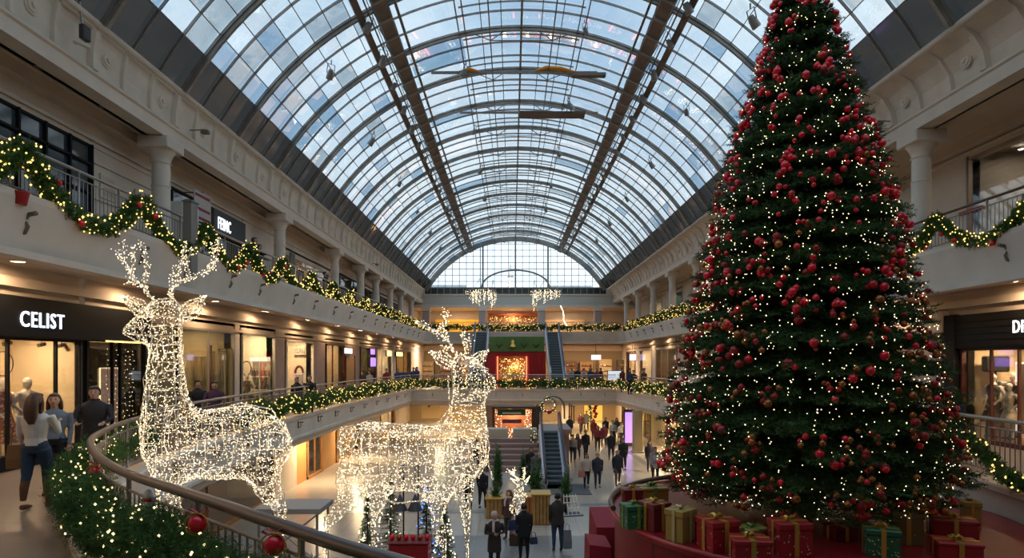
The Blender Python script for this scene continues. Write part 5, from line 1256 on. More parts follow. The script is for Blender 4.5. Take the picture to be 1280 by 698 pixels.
for k, (px, Y, lb_, c_) in enumerate(gl):
    person(lb_, px, Y, .01, random.uniform(1.6, 1.78), random.uniform(2.6, 3.7), c_, (.018, .018, .025), 'dark' if k % 3 else 'brown', k % 3 == 0, stride=.05, vox=.030, coat=c_ if k % 2 else None)
# ================================================================== ESCALATORS, KIOSKS AND SHOP CONTENTS
stepm = mat('step_metal', (.10, .12, .125), .45, .4); steple = mat('step_edge', (.30, .33, .33), .4, .5)
glassb = glass('balustrade_glass', (.85, .9, .9), .5); balw = mat('escalator_panel', (.50, .47, .50), .35, .5); rubber = mat('rubber_rail', (.035, .03, .035), .45)
def escalator(label, xc, y0, z0, y1, z1, w_=1.05, n=18):
    t = thing('escalator', label, 'escalator', (xc, y0, z0)); dy, dz = y1 - y0, z1 - z0; a = w_ / 2
    obj('truss', MB().rings([[(x, 0, 0), (x, .3, -.0), (x, dy, dz - .5), (x, dy + .8, dz - .5), (x, dy + .8, dz), (x, dy, dz), (x, .0, .02)] for x in (-a - .22, a + .22)], 0, True, False), balw, t)
    sb = dy / n; sh = dz / n
    for k in range(n):
        s = MB().box(-a + .05, k * sb, k * sh - .02, a - .05, (k + 1) * sb + .04, (k + 1) * sh)
        s.box(-a + .05, k * sb - .004, (k + 1) * sh - .035, a - .05, k * sb, (k + 1) * sh + .002, 1)
        obj('step', s, [stepm, steple], t)
    obj('comb_plate', MB().box(-a, -.9, -.0, a, 0, .03), steple, t); obj('comb_plate', MB().box(-a, dy, dz, a, dy + .9, dz + .03), steple, t)
    for s in (-1, 1):
        x = s * (a + .09)
        P = [(x, -.9, .25), (x, -1.0, .6), (x, -.8, .92), (x, -.2, .98), (x, .5, 1.2), (x, dy * .5, dz * .5 + .98), (x, dy, dz + .98), (x, dy + .5, dz + 1.0), (x, dy + .95, dz + .9), (x, dy + 1.0, dz + .5), (x, dy + .9, dz + .2)]
        obj('handrail', MB().tube(P, .055, 8), rubber, t)
        lo = [(0, -.9, .0), (0, 0, .0), (0, dy, dz), (0, dy + .9, dz)]; hi = [(0, -.85, .88), (0, -.1, .92), (0, dy, dz + .92), (0, dy + .9, dz + .88)]
        obj('balustrade', MB().rings([[(x + q, lo[0][1], lo[0][2]), (x + q, lo[1][1], lo[1][2]), (x + q, lo[2][1], lo[2][2]), (x + q, lo[3][1], lo[3][2]), (x + q, hi[3][1], hi[3][2]), (x + q, hi[2][1], hi[2][2]), (x + q, hi[1][1], hi[1][2]), (x + q, hi[0][1], hi[0][2])] for q in (-.03, .03)], 0, True, False), balw, t)
        x2 = s * (a + .16)
        obj('outer_panel', MB().rings([[(x2 + q, -.3, .0), (x2 + q, dy, dz - .1), (x2 + q, dy, dz + .38), (x2 + q, -.3, .42)] for q in (-.05, .05)], 0, True, False), mat('panel_light', (.62, .60, .62), .3, .4), t)
    return t
escalator('lower escalator with black steps rising from the ground floor mat', X(693.5, 30), 29.4, 0.0, 33.4, 2.15, .86, 12)
lp = thing('landing', 'small landing with dark railings at the top of the lower escalator', 'landing', (X(695, 35), 34.6, 0))
obj('platform', MB().box(-.85, -.3, 1.95, .85, 3.0, 2.15), mauve, lp); obj('wall', MB().box(-.8, .9, 0, .8, 2.8, 1.95), mauve, lp)
for s in (-1, 1):
    obj('railing', MB().tube([(s * 1.0, 0, 3.4), (s * 1.0, 2.9, 3.4)], .04, 6).tube([(s * 1.0, .1, 2.45), (s * 1.0, .1, 3.4)], .03, 6).tube([(s * 1.0, 1.5, 2.45), (s * 1.0, 1.5, 3.4)], .03, 6).tube([(s * 1.0, 2.9, 2.45), (s * 1.0, 2.9, 3.4)], .03, 6), rubber, lp)
obj('arch', MB().tube([(.7 * math.cos(a), 2.9, 3.1 + .75 * math.sin(a)) for a in [PI * k / 14 for k in range(15)]], .06, 8).tube([(-.7, 2.9, 2.45), (-.7, 2.9, 3.1)], .05, 6).tube([(.7, 2.9, 2.45), (.7, 2.9, 3.1)], .05, 6), bracket, lp)
def wreath(label, x, y, z, r, bow=True):
    t = thing('wreath', label, 'wreath', (x, y, z)); P = np.array([(r * math.cos(a), 0, r * math.sin(a)) for a in np.linspace(0, 2 * PI, 40)])
    P0 = np.repeat(P, 8, 0); P1 = P0 + rng.normal(0, .12, P0.shape) * r; V, F = twigs(P0, P1, 8, .06, .012)
    kind(link('foliage', fastmesh('foliage', V, F, needle2), t), 'stuff'); lights_on(t, P + rng.normal(0, .05, P.shape), .022)
    if bow: obj('bow', MB().ell((0, -.08, -r), (.12, .06, .12), 8, 6).tube([(-.25, -.08, -r * .8), (0, -.08, -r), (.25, -.08, -r * .8)], .05, 6), bow_red, t)
    return t
wreath('round dark wreath over the landing behind the lower escalator', X(686, 37.2), 37.3, 3.3, .42)
escalator('upper escalator on the tree side of the red gate, black steps', X(694, 57), 52.6, ZM, 61.0, ZL, 1.1, 22)
escalator('upper escalator behind the antlers of the right looking reindeer', X(599, 57), 52.6, ZM, 61.0, ZL, 1.1, 22)
# red and green gate with a glowing window on the far middle gallery
gt = thing('christmas_gate', 'red christmas gate with green panel above and glowing decorated window', 'display', (X(645, 54), 54.0, ZM))
g_ = 54 / FPX; zz = lambda py: Z(py, 54) - ZM; xx = lambda px: (px - 645) * g_
redp = mat('gate_red', (.42, .012, .012), .35, var=.1, scale=1)
obj('left_panel', MB().bbox(xx(606), -.15, 0, xx(620), .15, zz(440), .02), redp, gt)
pr_ = MB(); pr_.bbox(xx(660), -.15, 0, xx(682), .15, zz(440), .02); [pr_.tube([(xx(662 + 3 * k), -.16, .05), (xx(662 + 3 * k), -.16, zz(442))], .05, 6) for k in range(7)]
obj('curtain_panel', pr_, redp, gt)
obj('header', MB().bbox(xx(618), -.12, zz(446), xx(662), .12, zz(440), .02), redp, gt)
grn = mat('gate_green', (.10, .17, .035), .6, var=.2, scale=2)
obj('green_panel', MB().bbox(xx(612), -.25, zz(440), xx(680), .1, zz(421), .03), grn, gt)
hb = MB()
for px in (624, 640, 655, 670): hb.tube([(xx(px) - .25, -.3, zz(430)), (xx(px), -.3, zz(434)), (xx(px) + .25, -.3, zz(430))], [(.03, .06), (.08, .08), (.03, .06)], 6)
obj('holly', hb, mat('holly_green', (.02, .07, .015), .5), gt)
obj('bell', MB().lathe((xx(641), -.42, zz(434)), [(.02, .62), (.12, .55), (.18, .3), (.28, .05), (.34, 0)], 14), goldm, gt)
obj('back_wall', MB().box(xx(620), .5, 0, xx(660), .55, zz(446)), mat('amber_wall', (.30, .12, .04), .5), gt)
for px in (622, 658): obj('frame_light', MB().box(xx(px) - .06, -.2, .1, xx(px) + .06, -.1, zz(446)), mat('neon_red', (1, .2, .1), .5, emit=(1, .16, .06), es=2.2), gt)
P = np.stack([rng.uniform(xx(624), xx(656), 420), rng.uniform(-.1, .4, 420), rng.uniform(.1, zz(448), 420)], 1); lights_on(gt, P[:260], .03).data.materials[0] = bulb_g
shp = MB()
for k in range(7): shp.tube([(xx(626 + 4.4 * k), .25, .1), (xx(626 + 4.4 * k), .25, 1.0 + .25 * (k % 3)), (xx(626 + 4.4 * k), .25, 1.6 + .2 * (k % 2))], [.16, .22, .03], 8)
obj('figurines', shp, goldm, gt)
fx = pointlamp('gate_lamp', (0, .2, 1.8), .1, 20, (1, .6, .25), gt)
# glittering christmas shop at the end of the upper gallery
gs = thing('christmas_shop', 'glittering christmas shop with red header at the centre of the far upper gallery', 'shop', (0.1, 74.6, ZL))
obj('header', MB().bbox(-3.0, -.1, 2.7, 3.0, .1, 3.0, .02), mat('header_red', (.40, .07, .03), .5), gs)
obj('back_wall', MB().box(-3, .5, 0, 3, .55, 2.7), mat('amber_wall', (.30, .12, .04), .5), gs)
obj('counter', MB().bbox(-2.9, -.5, 0, 2.9, 0, .9, .03), darkw, gs)
for k in range(9):
    x = -2.7 + .67 * k; V, F = twigs(np.repeat(np.array([[x, -.2, .9]]), 30, 0) + rng.normal(0, .05, (30, 3)), np.array([[x, -.2, 1.3]]) + rng.normal(0, .35, (30, 3)), 8, .14, .03)
    kind(link('foliage', fastmesh('foliage', V, F, needle2), gs), 'stuff') if k == 0 else link('foliage', fastmesh('foliage', V, F, needle2), gs)
P = np.stack([rng.uniform(-2.9, 2.9, 420), rng.uniform(-.6, .4, 420), rng.uniform(.6, 2.6, 420)], 1); lights_on(gs, P[:260], .034).data.materials[0] = bulb_g
pointlamp('shop_lamp', (0, 0, 2.2), .1, 30, (1, .6, .25), gs)
# hanging light drapes under the far roof
def drape(label, px, py, Y, w_px, h_px, n, cone=True, seed=0):
    k = Y / FPX; t = thing('hanging_light_drape', label, 'hanging lights', (X(px, Y), Y, Z(py, Y)))
    wr = MB(); P = []
    for q in range(n):
        a = 2 * PI * q / n; r = w_px * k / 2 * math.sqrt(random.random()); L_ = h_px * k * (1 - .75 * r / (w_px * k / 2)) * random.uniform(.7, 1)
        x, y = r * math.cos(a), r * math.sin(a); wr.tube([(x, y, 0), (x, y, -L_)], .006, 3, caps=False)
        for z in np.arange(0, L_, .14): P.append((x, y, -z))
    hz = arcz(X(px, Y), VR) - Z(py, Y)
    wr.tube([(0, 0, 0), (0, 0, hz)], .012, 4); wr.tube([(w_px * k / 2 * math.cos(a), w_px * k / 2 * math.sin(a), 0) for a in [2 * PI * i / 20 for i in range(21)]], .03, 5)
    for a in (0, 2.1, 4.2): wr.tube([(w_px * k / 2 * math.cos(a), w_px * k / 2 * math.sin(a), 0), (0, 0, 1.0)], .012, 4)
    obj('wires', wr, railm, t); lights_on(t, np.array(P) + rng.normal(0, .03, (len(P), 3)), .030)
drape('cluster of hanging fairy lights under the far roof, on the reindeer side', 600, 364, 48, 38, 26, 34)
drape('cluster of hanging fairy lights under the far roof, on the tree side', 682, 364, 48, 38, 24, 34)
drape('slim string of hanging lights left of the middle of the far roof', 616, 366, 46, 9, 40, 7)
drape('slim string of hanging lights right of the middle of the far roof', 668, 366, 46, 8, 32, 6)
drape('small greenish hanging lantern of lights at the centre under the far arch', 638, 346, 50, 7, 26, 6)
stt = thing('light_star', 'small dangling figure of lights over the upper escalator on the tree side', 'hanging lights', (X(702, 50), 50, Z(392, 50)))
mbs = MB().tube([(0, 0, 0), (.12, 0, -.35), (0, 0, -.7), (.35, 0, -1.1)], .02, 5).tube([(0, 0, -.7), (-.25, 0, -.95)], .02, 5).tube([(0, 0, 0), (0, 0, 8)], .01, 4); obj('frame', mbs, wirem, stt)
lights_on(stt, resample(np.array([(-.15, 0, .5), (.05, 0, .1), (.12, 0, -.35), (.1, 0, -.7), (.35, 0, -1.1)]), .06) + rng.normal(0, .09, (1, 3)), .045)

# ground floor christmas stall with green sign, steps and planters
ks = thing('market_stall', 'red christmas market stall with a green sign and many lights on the ground floor', 'market stall', (X(641, 40), 40, 0))
g_ = 40 / FPX; zz = lambda py: Z(py, 40); xx = lambda px: (px - 641) * g_
for px in (617, 666): obj('post', MB().bbox(xx(px) - .08, -.1, 0, xx(px) + .08, .1, zz(508), .01), darkw, ks)
obj('roof_board', MB().bbox(xx(615), -.5, zz(511), xx(668), 1.2, zz(508), .02), darkw, ks)
obj('sign', MB().bbox(xx(622), -.3, zz(519), xx(657), -.2, zz(511.5), .02), mat('sign_green', (.02, .12, .04), .5), ks)
obj('sign_stripe', MB().box(xx(628), -.32, zz(517.2), xx(651), -.3, zz(515.4)), white, ks)
obj('banner', MB().bbox(xx(628), -.25, zz(529), xx(652), -.18, zz(524), .01), mat('banner_mauve', (.20, .06, .10), .6), ks)
obj('back_wall', MB().box(xx(618), 1.1, .8, xx(666), 1.2, zz(510)), mat('stall_back', (.45, .16, .08), .6), ks)
obj('counter', MB().bbox(xx(624), -.3, 0, xx(656), .6, zz(552), .03), mat('counter_red', (.28, .035, .02), .5), ks)
P = np.stack([rng.uniform(xx(619), xx(666), 420), rng.uniform(-.35, .9, 420), rng.uniform(zz(553), zz(510), 420)], 1); P = P[(np.abs(P[:, 0]) > .75) | (P[:, 2] < zz(535))]
lights_on(ks, P[:260], .024)
obj('flowers', MB().tube([(xx(630), -.35, zz(553)), (xx(640), -.4, zz(552)), (xx(650), -.35, zz(553))], [.06, .13, .06], 8), woodo, ks)
pointlamp('stall_lamp', (0, .3, zz(515)), .15, 60, (1, .65, .35), ks)
sp = thing('stepped_podium', 'stepped beige podium with two pale blocks in front of the market stall', 'podium', (X(638, 34), 34, 0))
for k in range(6): obj('step', MB().bbox(-1.6, .55 * k - .9, 0, 1.6, .55 * k - .35 + .02, .24 * (k + 1), .015), mat('step_brown', (.30, .20, .17), .6), sp)
for s in (-1, 1): obj('pale_block', MB().bbox(s * .87 - .72, 2.45, 0, s * .87 + .72, 3.3, 1.95, .03), mat('pale_block', (.55, .47, .36), .6), sp)
def plant(label, x, y, z, hh, w_, pot=True, col=None, name='potted_plant', n=90, lights=0):
    t = thing(name, label, 'plant', (x, y, z)); gm = mat('plant_green', (.05, .13, .03), .55, var=.4, scale=6) if col is None else col
    if pot: obj('pot', MB().lathe((0, 0, 0), [(.16, 0), (.2, .05), (.23, .28), (.21, .3)], 14), darkw, t)
    b = .28 if pot else 0
    P0 = np.array([[0, 0, b]]) + rng.normal(0, .03, (n, 3)); dr = unit(rng.normal(size=(n, 3)) + np.array([0, 0, 1.1])); P1 = P0 + dr * np.array([w_, w_, hh]) * rng.uniform(.5, 1, (n, 1))
    V, F = twigs(P0, P1, 9, .13 * max(.6, hh), .022, .8); kind(link('foliage', fastmesh('foliage', V, F, gm), t), 'stuff')
    if lights: lights_on(t, P1[:lights], .02)
    return t
def planter(label, px, py0, py1, w_px, Y, m):
    k = Y / FPX; t = thing('planter', label, 'planter', (X(px, Y), Y, 0)); a = w_px * k / 2; h_ = 6 - (py0 - HOR) * k
    obj('box', MB().bbox(-a, -.35, 0, a, .35, h_, .02), m, t); obj('rim', MB().bbox(-a - .04, -.4, h_ - .05, a + .04, .4, h_ + .02, .01), goldm, t)
    mb = MB(); [mb.box(-a + 2 * a * q / 5 - .012, -.36, .03, -a + 2 * a * q / 5 + .012, -.35, h_ - .06) for q in range(1, 5)]; obj('groove', mb, darkw, t)
    return h_
honey = mat('honey_wood', (.42, .22, .06), .5, var=.2, scale=5)
hh_ = planter('tall honey coloured wooden planter right of the man with the apron', 620, 621, 650, 24, 23.5, honey)
plant('bright green plant in the tall wooden planter', X(620, 23.5), 23.5, hh_, .55, .3, False)
hh_ = planter('wide honey coloured wooden counter behind the man in blue jeans', 676, 616, 649, 22, 22.6, honey)
hh_ = planter('orange glowing wooden counter behind the glowing fawn', 663, 619, 650, 18, 23.2, mat('orange_box', (.60, .20, .06), .5))
plant('small potted tree beside the foot of the lower escalator', X(707, 25.8), 25.8, 0, 1.25, .35, n=120)
plant('dark green bush at the other side of the lower escalator foot', X(669, 27.5), 27.5, 0, 1.3, .5, n=140)
plant('leafy plant behind the glowing fawn', X(655, 31), 31, 0, 1.3, .5, n=120)
plant('green column of leaves left of the stepped podium', X(622, 29), 29, 0, 2.0, .3, n=160)
plant('bush with pale flowers at the stall corner', X(667, 36), 36, 0, 2.0, .5, n=120, lights=40)
sd = thing('lattice_stand', 'small white lattice display stand on the floor beside the man in blue jeans', 'stand', (X(716, 23.6), 23.6, 0), .2)
mb = MB()
for q in range(5): mb.tube([(-.35 + .17 * q, 0, .02), (-.25 + .12 * q, .4, .75)], .018, 5)
for q in range(4): mb.tube([(-.35 + .03 * q, .1 * q, .03 + .22 * q), (.33 - .04 * q, .1 * q, .03 + .22 * q)], .018, 5)
obj('lattice', mb, white, sd); obj('base', MB().bbox(-.42, -.1, 0, .42, .5, .03, .008), rubber, sd)
# little market display under the right looking reindeer
tb = thing('display_table', 'red display counter with ornaments seen between the reindeer legs', 'table', (X(513, 17.5), 17.5, 0))
obj('counter', MB().bbox(-.55, -.4, 0, .55, .4, .85, .03), redm, tb); obj('top', MB().bbox(-.6, -.45, .85, .6, .45, .90, .02), mat('table_red', (.20, .02, .02), .5), tb)
for k, (dx, dy, hh2, lb_) in enumerate(((-.75, .9, 2.7, 'dark little christmas tree left of the red counter, tallest'), (-1.35, .5, 2.1, 'dark little christmas tree at the left end under the reindeer'), (.35, .8, 2.3, 'little christmas tree with blue lights behind the red counter'), (.95, .4, 1.9, 'little christmas tree with white lights right of the red counter'), (-1.2, -.6, 1.3, 'small frosted tree in front of the red counter'))):
    x, y = tb.location.x + dx, 17.5 + dy; t = thing('small_christmas_tree', lb_, 'christmas tree', (x, y, 0))
    n = 260; hq = rng.uniform(.1, 1, n) ** 1.2; r = (1 - hq) * .55 * hh2 / 2.4; aq = rng.uniform(0, 2 * PI, n); P0 = np.stack([r * .2 * np.cos(aq), r * .2 * np.sin(aq), hq * hh2], 1); P1 = np.stack([r * np.cos(aq), r * np.sin(aq), hq * hh2 - .05], 1)
    V, F = twigs(P0, P1, 9, .08, .010); kind(link('foliage', fastmesh('foliage', V, F, needle), t), 'stuff'); obj('trunk', MB().tube([(0, 0, 0), (0, 0, hh2 * .95)], [.05, .01], 6), darkw, t)
    lt = lights_on(t, P1[:70], .024)
    if k == 2: lt.data.materials[0] = lt.data.materials[1] = mat('bulb_blue', (.1, .25, 1), .4, emit=(.1, .25, 1), es=3)
for k, px in enumerate((500, 519)):
    t = thing('lamp_shade', ['black conical hanging shade between the reindeer legs, the one nearer its tail', 'black conical hanging shade between the reindeer legs, the one nearer its chest'][k], 'lamp', (X(px, 17), 17, Z(638, 17)))
    obj('shade', MB().lathe((0, 0, 0), [(.22, 0), (.2, .03), (.03, .42), (.0, .44)], 16), rubber, t); obj('cord', MB().tube([(0, 0, .44), (0, 0, 1.2)], .012, 5), rubber, t)
    obj('arm', MB().tube([(0, 0, 1.2), (0, .55, 1.2), (0, .55, -Z(638, 17))], .025, 6), rubber, t)
for k in range(6):
    o = link('bauble', bauble_mesh(['red', 'copper', 'red'][k % 3], .078)); o.location = (tb.location.x - .5 + .2 * k, 17.35, .978); tag(o, 'large bauble on top of the red counter under the reindeer', 'bauble', 'baubles on the red display counter')
# ---- deep ground floor shops
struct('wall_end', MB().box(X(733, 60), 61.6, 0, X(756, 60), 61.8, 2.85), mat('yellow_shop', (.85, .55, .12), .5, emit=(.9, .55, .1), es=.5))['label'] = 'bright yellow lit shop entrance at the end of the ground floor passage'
tg = thing('hanging_decoration', 'dark red hanging ornament column at the yellow shop entrance', 'decoration', (X(744, 55), 55, 0.8))
mb = MB(); [mb.ell((.1 * math.sin(q * 2.1), 0, .25 * q + .2), (.17, .17, .16), 8, 6) for q in range(8)]; obj('cluster', mb, redm, tg)
aw = thing('decorated_arch', 'dark garlanded archway of the ground floor passage right of the escalator', 'arch', (X(723, 54), 54, 0))
P = np.array([(1.1 * math.cos(a), 0, 1.6 + 1.1 * math.sin(a)) for a in np.linspace(0, PI, 24)]); P = np.concatenate([[(1.15, 0, .1)], P, [(-1.15, 0, .1)]]); P = resample(P, .12)
P0 = np.repeat(P, 5, 0); V, F = twigs(P0, P0 + rng.normal(0, .22, P0.shape), 7, .12, .03); kind(link('foliage', fastmesh('foliage', V, F, needle2), aw), 'stuff'); lights_on(aw, P + rng.normal(0, .1, P.shape), .035); obj('hoop', MB().tube([tuple(p) for p in P], .05, 6), darkw, aw)
vs_ = thing('screen', 'tall glowing violet advertising screen on the ground floor', 'screen', (X(786, 43), 43, 0))
obj('case', MB().bbox(-.36, -.1, 0, .36, .1, 2.6, .02), rubber, vs_); obj('display', MB().box(-.28, -.11, .25, .28, -.1, 2.4), mat('violet_screen', (.3, .15, .6), .4, emit=(.38, .22, .85), es=1.3), vs_)
for px, Y, lb_, m in ((797, 40, 'olive square pillar on the ground floor left of the tree', MATS['olive_wall']), (706, 52, 'slim pale post beside the passage arch', cream), (612, 48, 'brown pillar left of the market stall', mauve), (672, 44, 'brown wooden pillar right of the market stall', darkw)):
    t = thing('pillar', lb_, 'pillar', (X(px, Y), Y, 0)); obj('shaft', MB().bbox(-.3, -.3, .1, .3, .3, 2.75, .03), m, t); obj('plinth', MB().bbox(-.36, -.36, 0, .36, .36, .12, .01), stone, t)
po = thing('poster', 'cream wall poster with a red floral motif under the middle gallery', 'poster', (X(539, 56), 56, .75)); k_ = 56 / FPX
obj('panel', MB().bbox(-.9, 0, 0, .85, .08, 2.2, .01), mat('poster_cream', (.85, .66, .35), .6), po); mb = MB()
for q in range(9): mb.disc((-.1 + .28 * math.cos(q * 2.4) * (q / 9) ** .5, -.0, 1.45 + .42 * math.sin(q * 2.4) * (q / 9) ** .5), .12, (0, -1, 0), .015, 8)
obj('motif', mb, redm, po)

# ---- shops along the middle gallery, reindeer side
def lx(px, d=0): return YW(px, WXL - d)             # depth of something d behind the shop pane
sgn = thing('shop_fascia', 'black shop fascia with white glowing letters CELIST', 'shop sign', (WXL + .12, (yl(-90) + yl(180)) / 2, 6.9))
hw = (yl(180) - yl(-90)) / 2
obj('board', MB().bbox(-.1, -hw, -.40, .08, hw, .46, .02), black, sgn)
text('letters', 'CELIST', (.085, yl(12) - sgn.location.y, -.17), .47, 'left', mat('letters_celist', (.8, .85, .95), .5, emit=(.8, .88, 1), es=2.0), sgn, ext=.02, sx=(yl(80) - yl(14)) / 1.66)
lg = thing('string_lights', 'strings of tiny lights in the dark doorway past the CELIST sign', 'string lights', (WXL - .3, lx(165), ZM + .5))
P = [];
for q in range(7):
    for r in range(16): P.append((0, -.55 + .18 * q, .1 + .13 * r))
lights_on(lg, np.array(P) + rng.normal(0, .02, (len(P), 3)), .013)
mb = MB(); [mb.tube([(0, -.55 + .18 * q, 0), (0, -.55 + .18 * q, 2.2)], .005, 4) for q in range(7)]; obj('wires', mb, rubber, lg)
lf = thing('lit_frame', 'lit standing frame with pink stone picture inside the dark doorway', 'display', (WXL - .7, lx(135, .7), ZM))
obj('panel', MB().bbox(-.04, -.38, .1, .04, .38, 2.05, .02), mat('pink_marble', (.5, .3, .24), .4, var=.35, scale=2, emit=(.5, .3, .22), es=.25), lf); obj('edge_light', MB().tube([(.05, -.4, .1), (.05, -.4, 2.07), (.05, .4, 2.07), (.05, .4, .1)], .02, 6), mat('edge_gold', (1, .8, .4), .5, emit=(1, .8, .4), es=1.6), lf)
tag(obj('awning_lights', MB().tube([(WXL + .215, yl(122), 6.51), (WXL + .215, yl(172), 6.51)], .02, 5), bulb_g), 'thin line of gold lights under the black fascia', 'lights')
def mannequin(label, y, xd, dress, skirt=None, H=1.78, face=-PI / 2, sc_=None):
    t = person(label, 0, y, ZM + .12, H, face, (.6, .5, .4), (.6, .5, .4), None, sk=mat('mannequin_white', (.66, .58, .50), .4), arms='hip', cat='mannequin', x=xd, vox=.02)
    dm = dress; h = H
    if skirt: obj('dress', MB().tube([(0, 0, skirt * h), (0, 0, .45 * h), (0, 0, .62 * h), (0, .002, .72 * h), (0, 0, .80 * h), (0, 0, .83 * h)], wd([(.16 * h, .18 * h), (.10 * h, .125 * h), (.062 * h, .085 * h), (.074 * h, .105 * h), (.062 * h, .11 * h), (.045 * h, .06 * h)]), 20), dm, t)
    return t
def brkfloral():
    m = mat('floral_fabric', (.4, .05, .05), .7); n = m.node_tree; v = n.nodes.new('ShaderNodeTexVoronoi'); v.inputs['Scale'].default_value = 16; r = n.nodes.new('ShaderNodeValToRGB')
    r.color_ramp.elements[0].color = (.75, .35, .25, 1); r.color_ramp.elements[0].position = .15; r.color_ramp.elements[1].color = (.10, .012, .02, 1); r.color_ramp.elements[1].position = .5
    t = n.nodes.new('ShaderNodeTexCoord'); n.links.new(t.outputs['Object'], v.inputs['Vector']); n.links.new(v.outputs['Distance'], r.inputs[0]); n.links.new(r.outputs[0], n.nodes['Principled BSDF'].inputs['Base Color']); return m
flo = brkfloral(); lace = mat('white_lace', (.72, .62, .52), .8, var=.15, scale=12)
mannequin('mannequin in a dark red floral dress at the near edge of the CELIST window', lx(4, .7), WXL - .7, flo, .2)
mannequin('mannequin in a white long gown with a collar hat in the CELIST window', lx(33, .65), WXL - .65, lace, .08)
mannequin('second white gowned mannequin deeper in the CELIST window', 14.15, WXL - .9, lace, .1, 1.7)
for px in (9, 52, 77):
    t = thing('track_spotlight', 'small black track spotlight in the CELIST window', 'spotlight', (WXL - .35, lx(px, .35), 6.40), 0, 'track spotlights in the CELIST window')
    obj('head', MB().tube([(0, -.09, -.04), (0, .09, -.0)], .045, 10), rubber, t); obj('stem', MB().tube([(0, 0, 0), (0, 0, .12)], .012, 6), rubber, t)
hs = thing('hoop', 'thin dark hoop ornament hanging above the floral dress', 'ornament', (WXL - .45, lx(4, .45), Z(452 + 8, 12.5) + .1)); hs.location.z = 5.95
obj('ring', MB().tube([(0, .26 * math.cos(a), .26 * math.sin(a)) for a in [2 * PI * k / 24 for k in range(25)]], .012, 6), rubber, hs); obj('cord', MB().tube([(0, 0, .26), (0, 0, .55)], .006, 4), rubber, hs)
# shelves with bags
def shelf_unit(label, y0, y1, xd, zs, m=white, face=1):
    t = thing('shelf_unit', label, 'shelf', (xd, (y0 + y1) / 2, ZM)); a = (y1 - y0) / 2
    obj('back', MB().box(-.04 * face, -a, .1, 0, a, zs[-1] + .5), shop_white, t)
    for z in zs: obj('shelf', MB().bbox(min(0, face * .35), -a, z - .02, max(0, face * .35), a, z + .02, .005), m, t)
    return t
yb = yl(343) - .12
t = thing('shelf_unit', 'white lit shelf of dark handbags in the bright window before the mauve pier', 'shelf', (-10.86, yb, ZM)); 
obj('back', MB().box(-.42, -.04, .1, .34, 0, 2.45), shop_white, t)
for z in (.45, 1.02, 1.59): obj('shelf', MB().bbox(-.42, -.34, z - .02, .34, 0, z + .02, .005), white, t)
obj('upright', MB().bbox(-.03, -.34, .05, .01, -.3, 2.4, .005), white, t); obj('header', MB().bbox(-.42, -.34, 2.25, .34, 0, 2.42, .01), mat('shelf_glow', (1, .93, .8), .5, emit=(1, .9, .7), es=.7), t)
for r, z in enumerate((.475, 1.045, 1.615)):
    for q in range(4):
        bx = -11.19 + q * .19 + (.03 if q > 1 else 0)
        o = handbag('dark handbag on the white lit shelf', bx, yb - .18, ZM + z, .15, .24, [(.03, .02, .02), (.10, .05, .03), (.02, .02, .02), (.14, .08, .05)][(q + r) % 4], 0, .10); o['group'] = 'handbags on the white lit shelf'
mannequin('dark dressed mannequin beside the white handbag shelf', 25.3, X(309, 25.3), mat('black_dress', (.05, .03, .025), .7), .3, 1.6, PI)
lp_ = thing('hoop', 'dark oval hoop on a stand behind the dark mannequin', 'ornament', (X(308, 25.9), 25.9, ZM + 1.95)); obj('ring', MB().tube([(.2 * math.cos(a), 0, .3 * math.sin(a)) for a in [2 * PI * k / 24 for k in range(25)]], .02, 6), rubber, lp_); obj('stand', MB().tube([(0, 0, -.3), (0, 0, -1.93)], .012, 5), rubber, lp_)
yb = yl(391) - .12
iu = thing('shop_sign', 'small cream sign with dark letters IUNE in the bright shop', 'shop sign', (X(368, yb), yb, Z(444, yb))); obj('board', MB().bbox(0, -.03, 0, .62, .02, .45, .01), mat('sign_cream', (.62, .56, .48), .5), iu)
text('letters', 'IUNE', (.06, -.035, .08), .38, 'front', rubber, iu, sx=.68, ext=.008)
sh2 = thing('display_rack', 'arched red brown display rack in the IUNE shop', 'rack', (X(374, yb - .5), yb - .5, ZM)); obj('arch', MB().tube([(.2 * math.cos(a), 0, 1.65 + .35 * math.sin(a)) for a in [PI * k / 12 for k in range(13)]], .06, 6), mat('red_brown', (.16, .05, .03), .5), sh2); obj('panel', MB().bbox(-.2, -.05, 0, .2, .05, 1.6, .02), mat('lilac', (.5, .42, .5), .6), sh2)
# warm hanging cloths and pieces in the wide olive shopfront
for k, (px, c_, z, h_) in enumerate(((250, (.24, .20, .10), 0, 2.3), (262, (.30, .10, .05), .1, 2.6), (272, (.42, .36, .20), 0, 2.5), (281, (.30, .24, .12), 0, 2.6))):
    t = thing('hanging_cloth', ['olive cloth panel in the wide glass shopfront, first from the reindeer neck', 'thin red brown panel in the wide glass shopfront', 'pale folded cloth panel in the wide glass shopfront', 'olive cloth panel at the right end of the wide glass shopfront'][k], 'display', (X(px, 21.3 + .35 * k), 21.3 + .35 * k, ZM + .1 + z), PI / 2)
    wv = MB(); wid = .1 if k == 1 else .45
    for q in range(6): wv.tube([(.03 * math.sin(q * 2), -wid / 2 + wid * q / 5, 0), (.03 * math.sin(q * 2 + 1), -wid / 2 + wid * q / 5, h_)], [(.05, wid / 9)] * 2, 8)
    obj('cloth', wv, mat('cloth_panel_%d' % k, c_, .8), t); obj('rod', MB().tube([(0, -wid / 2 - .05, h_), (0, wid / 2 + .05, h_)], .02, 6), rubber, t)
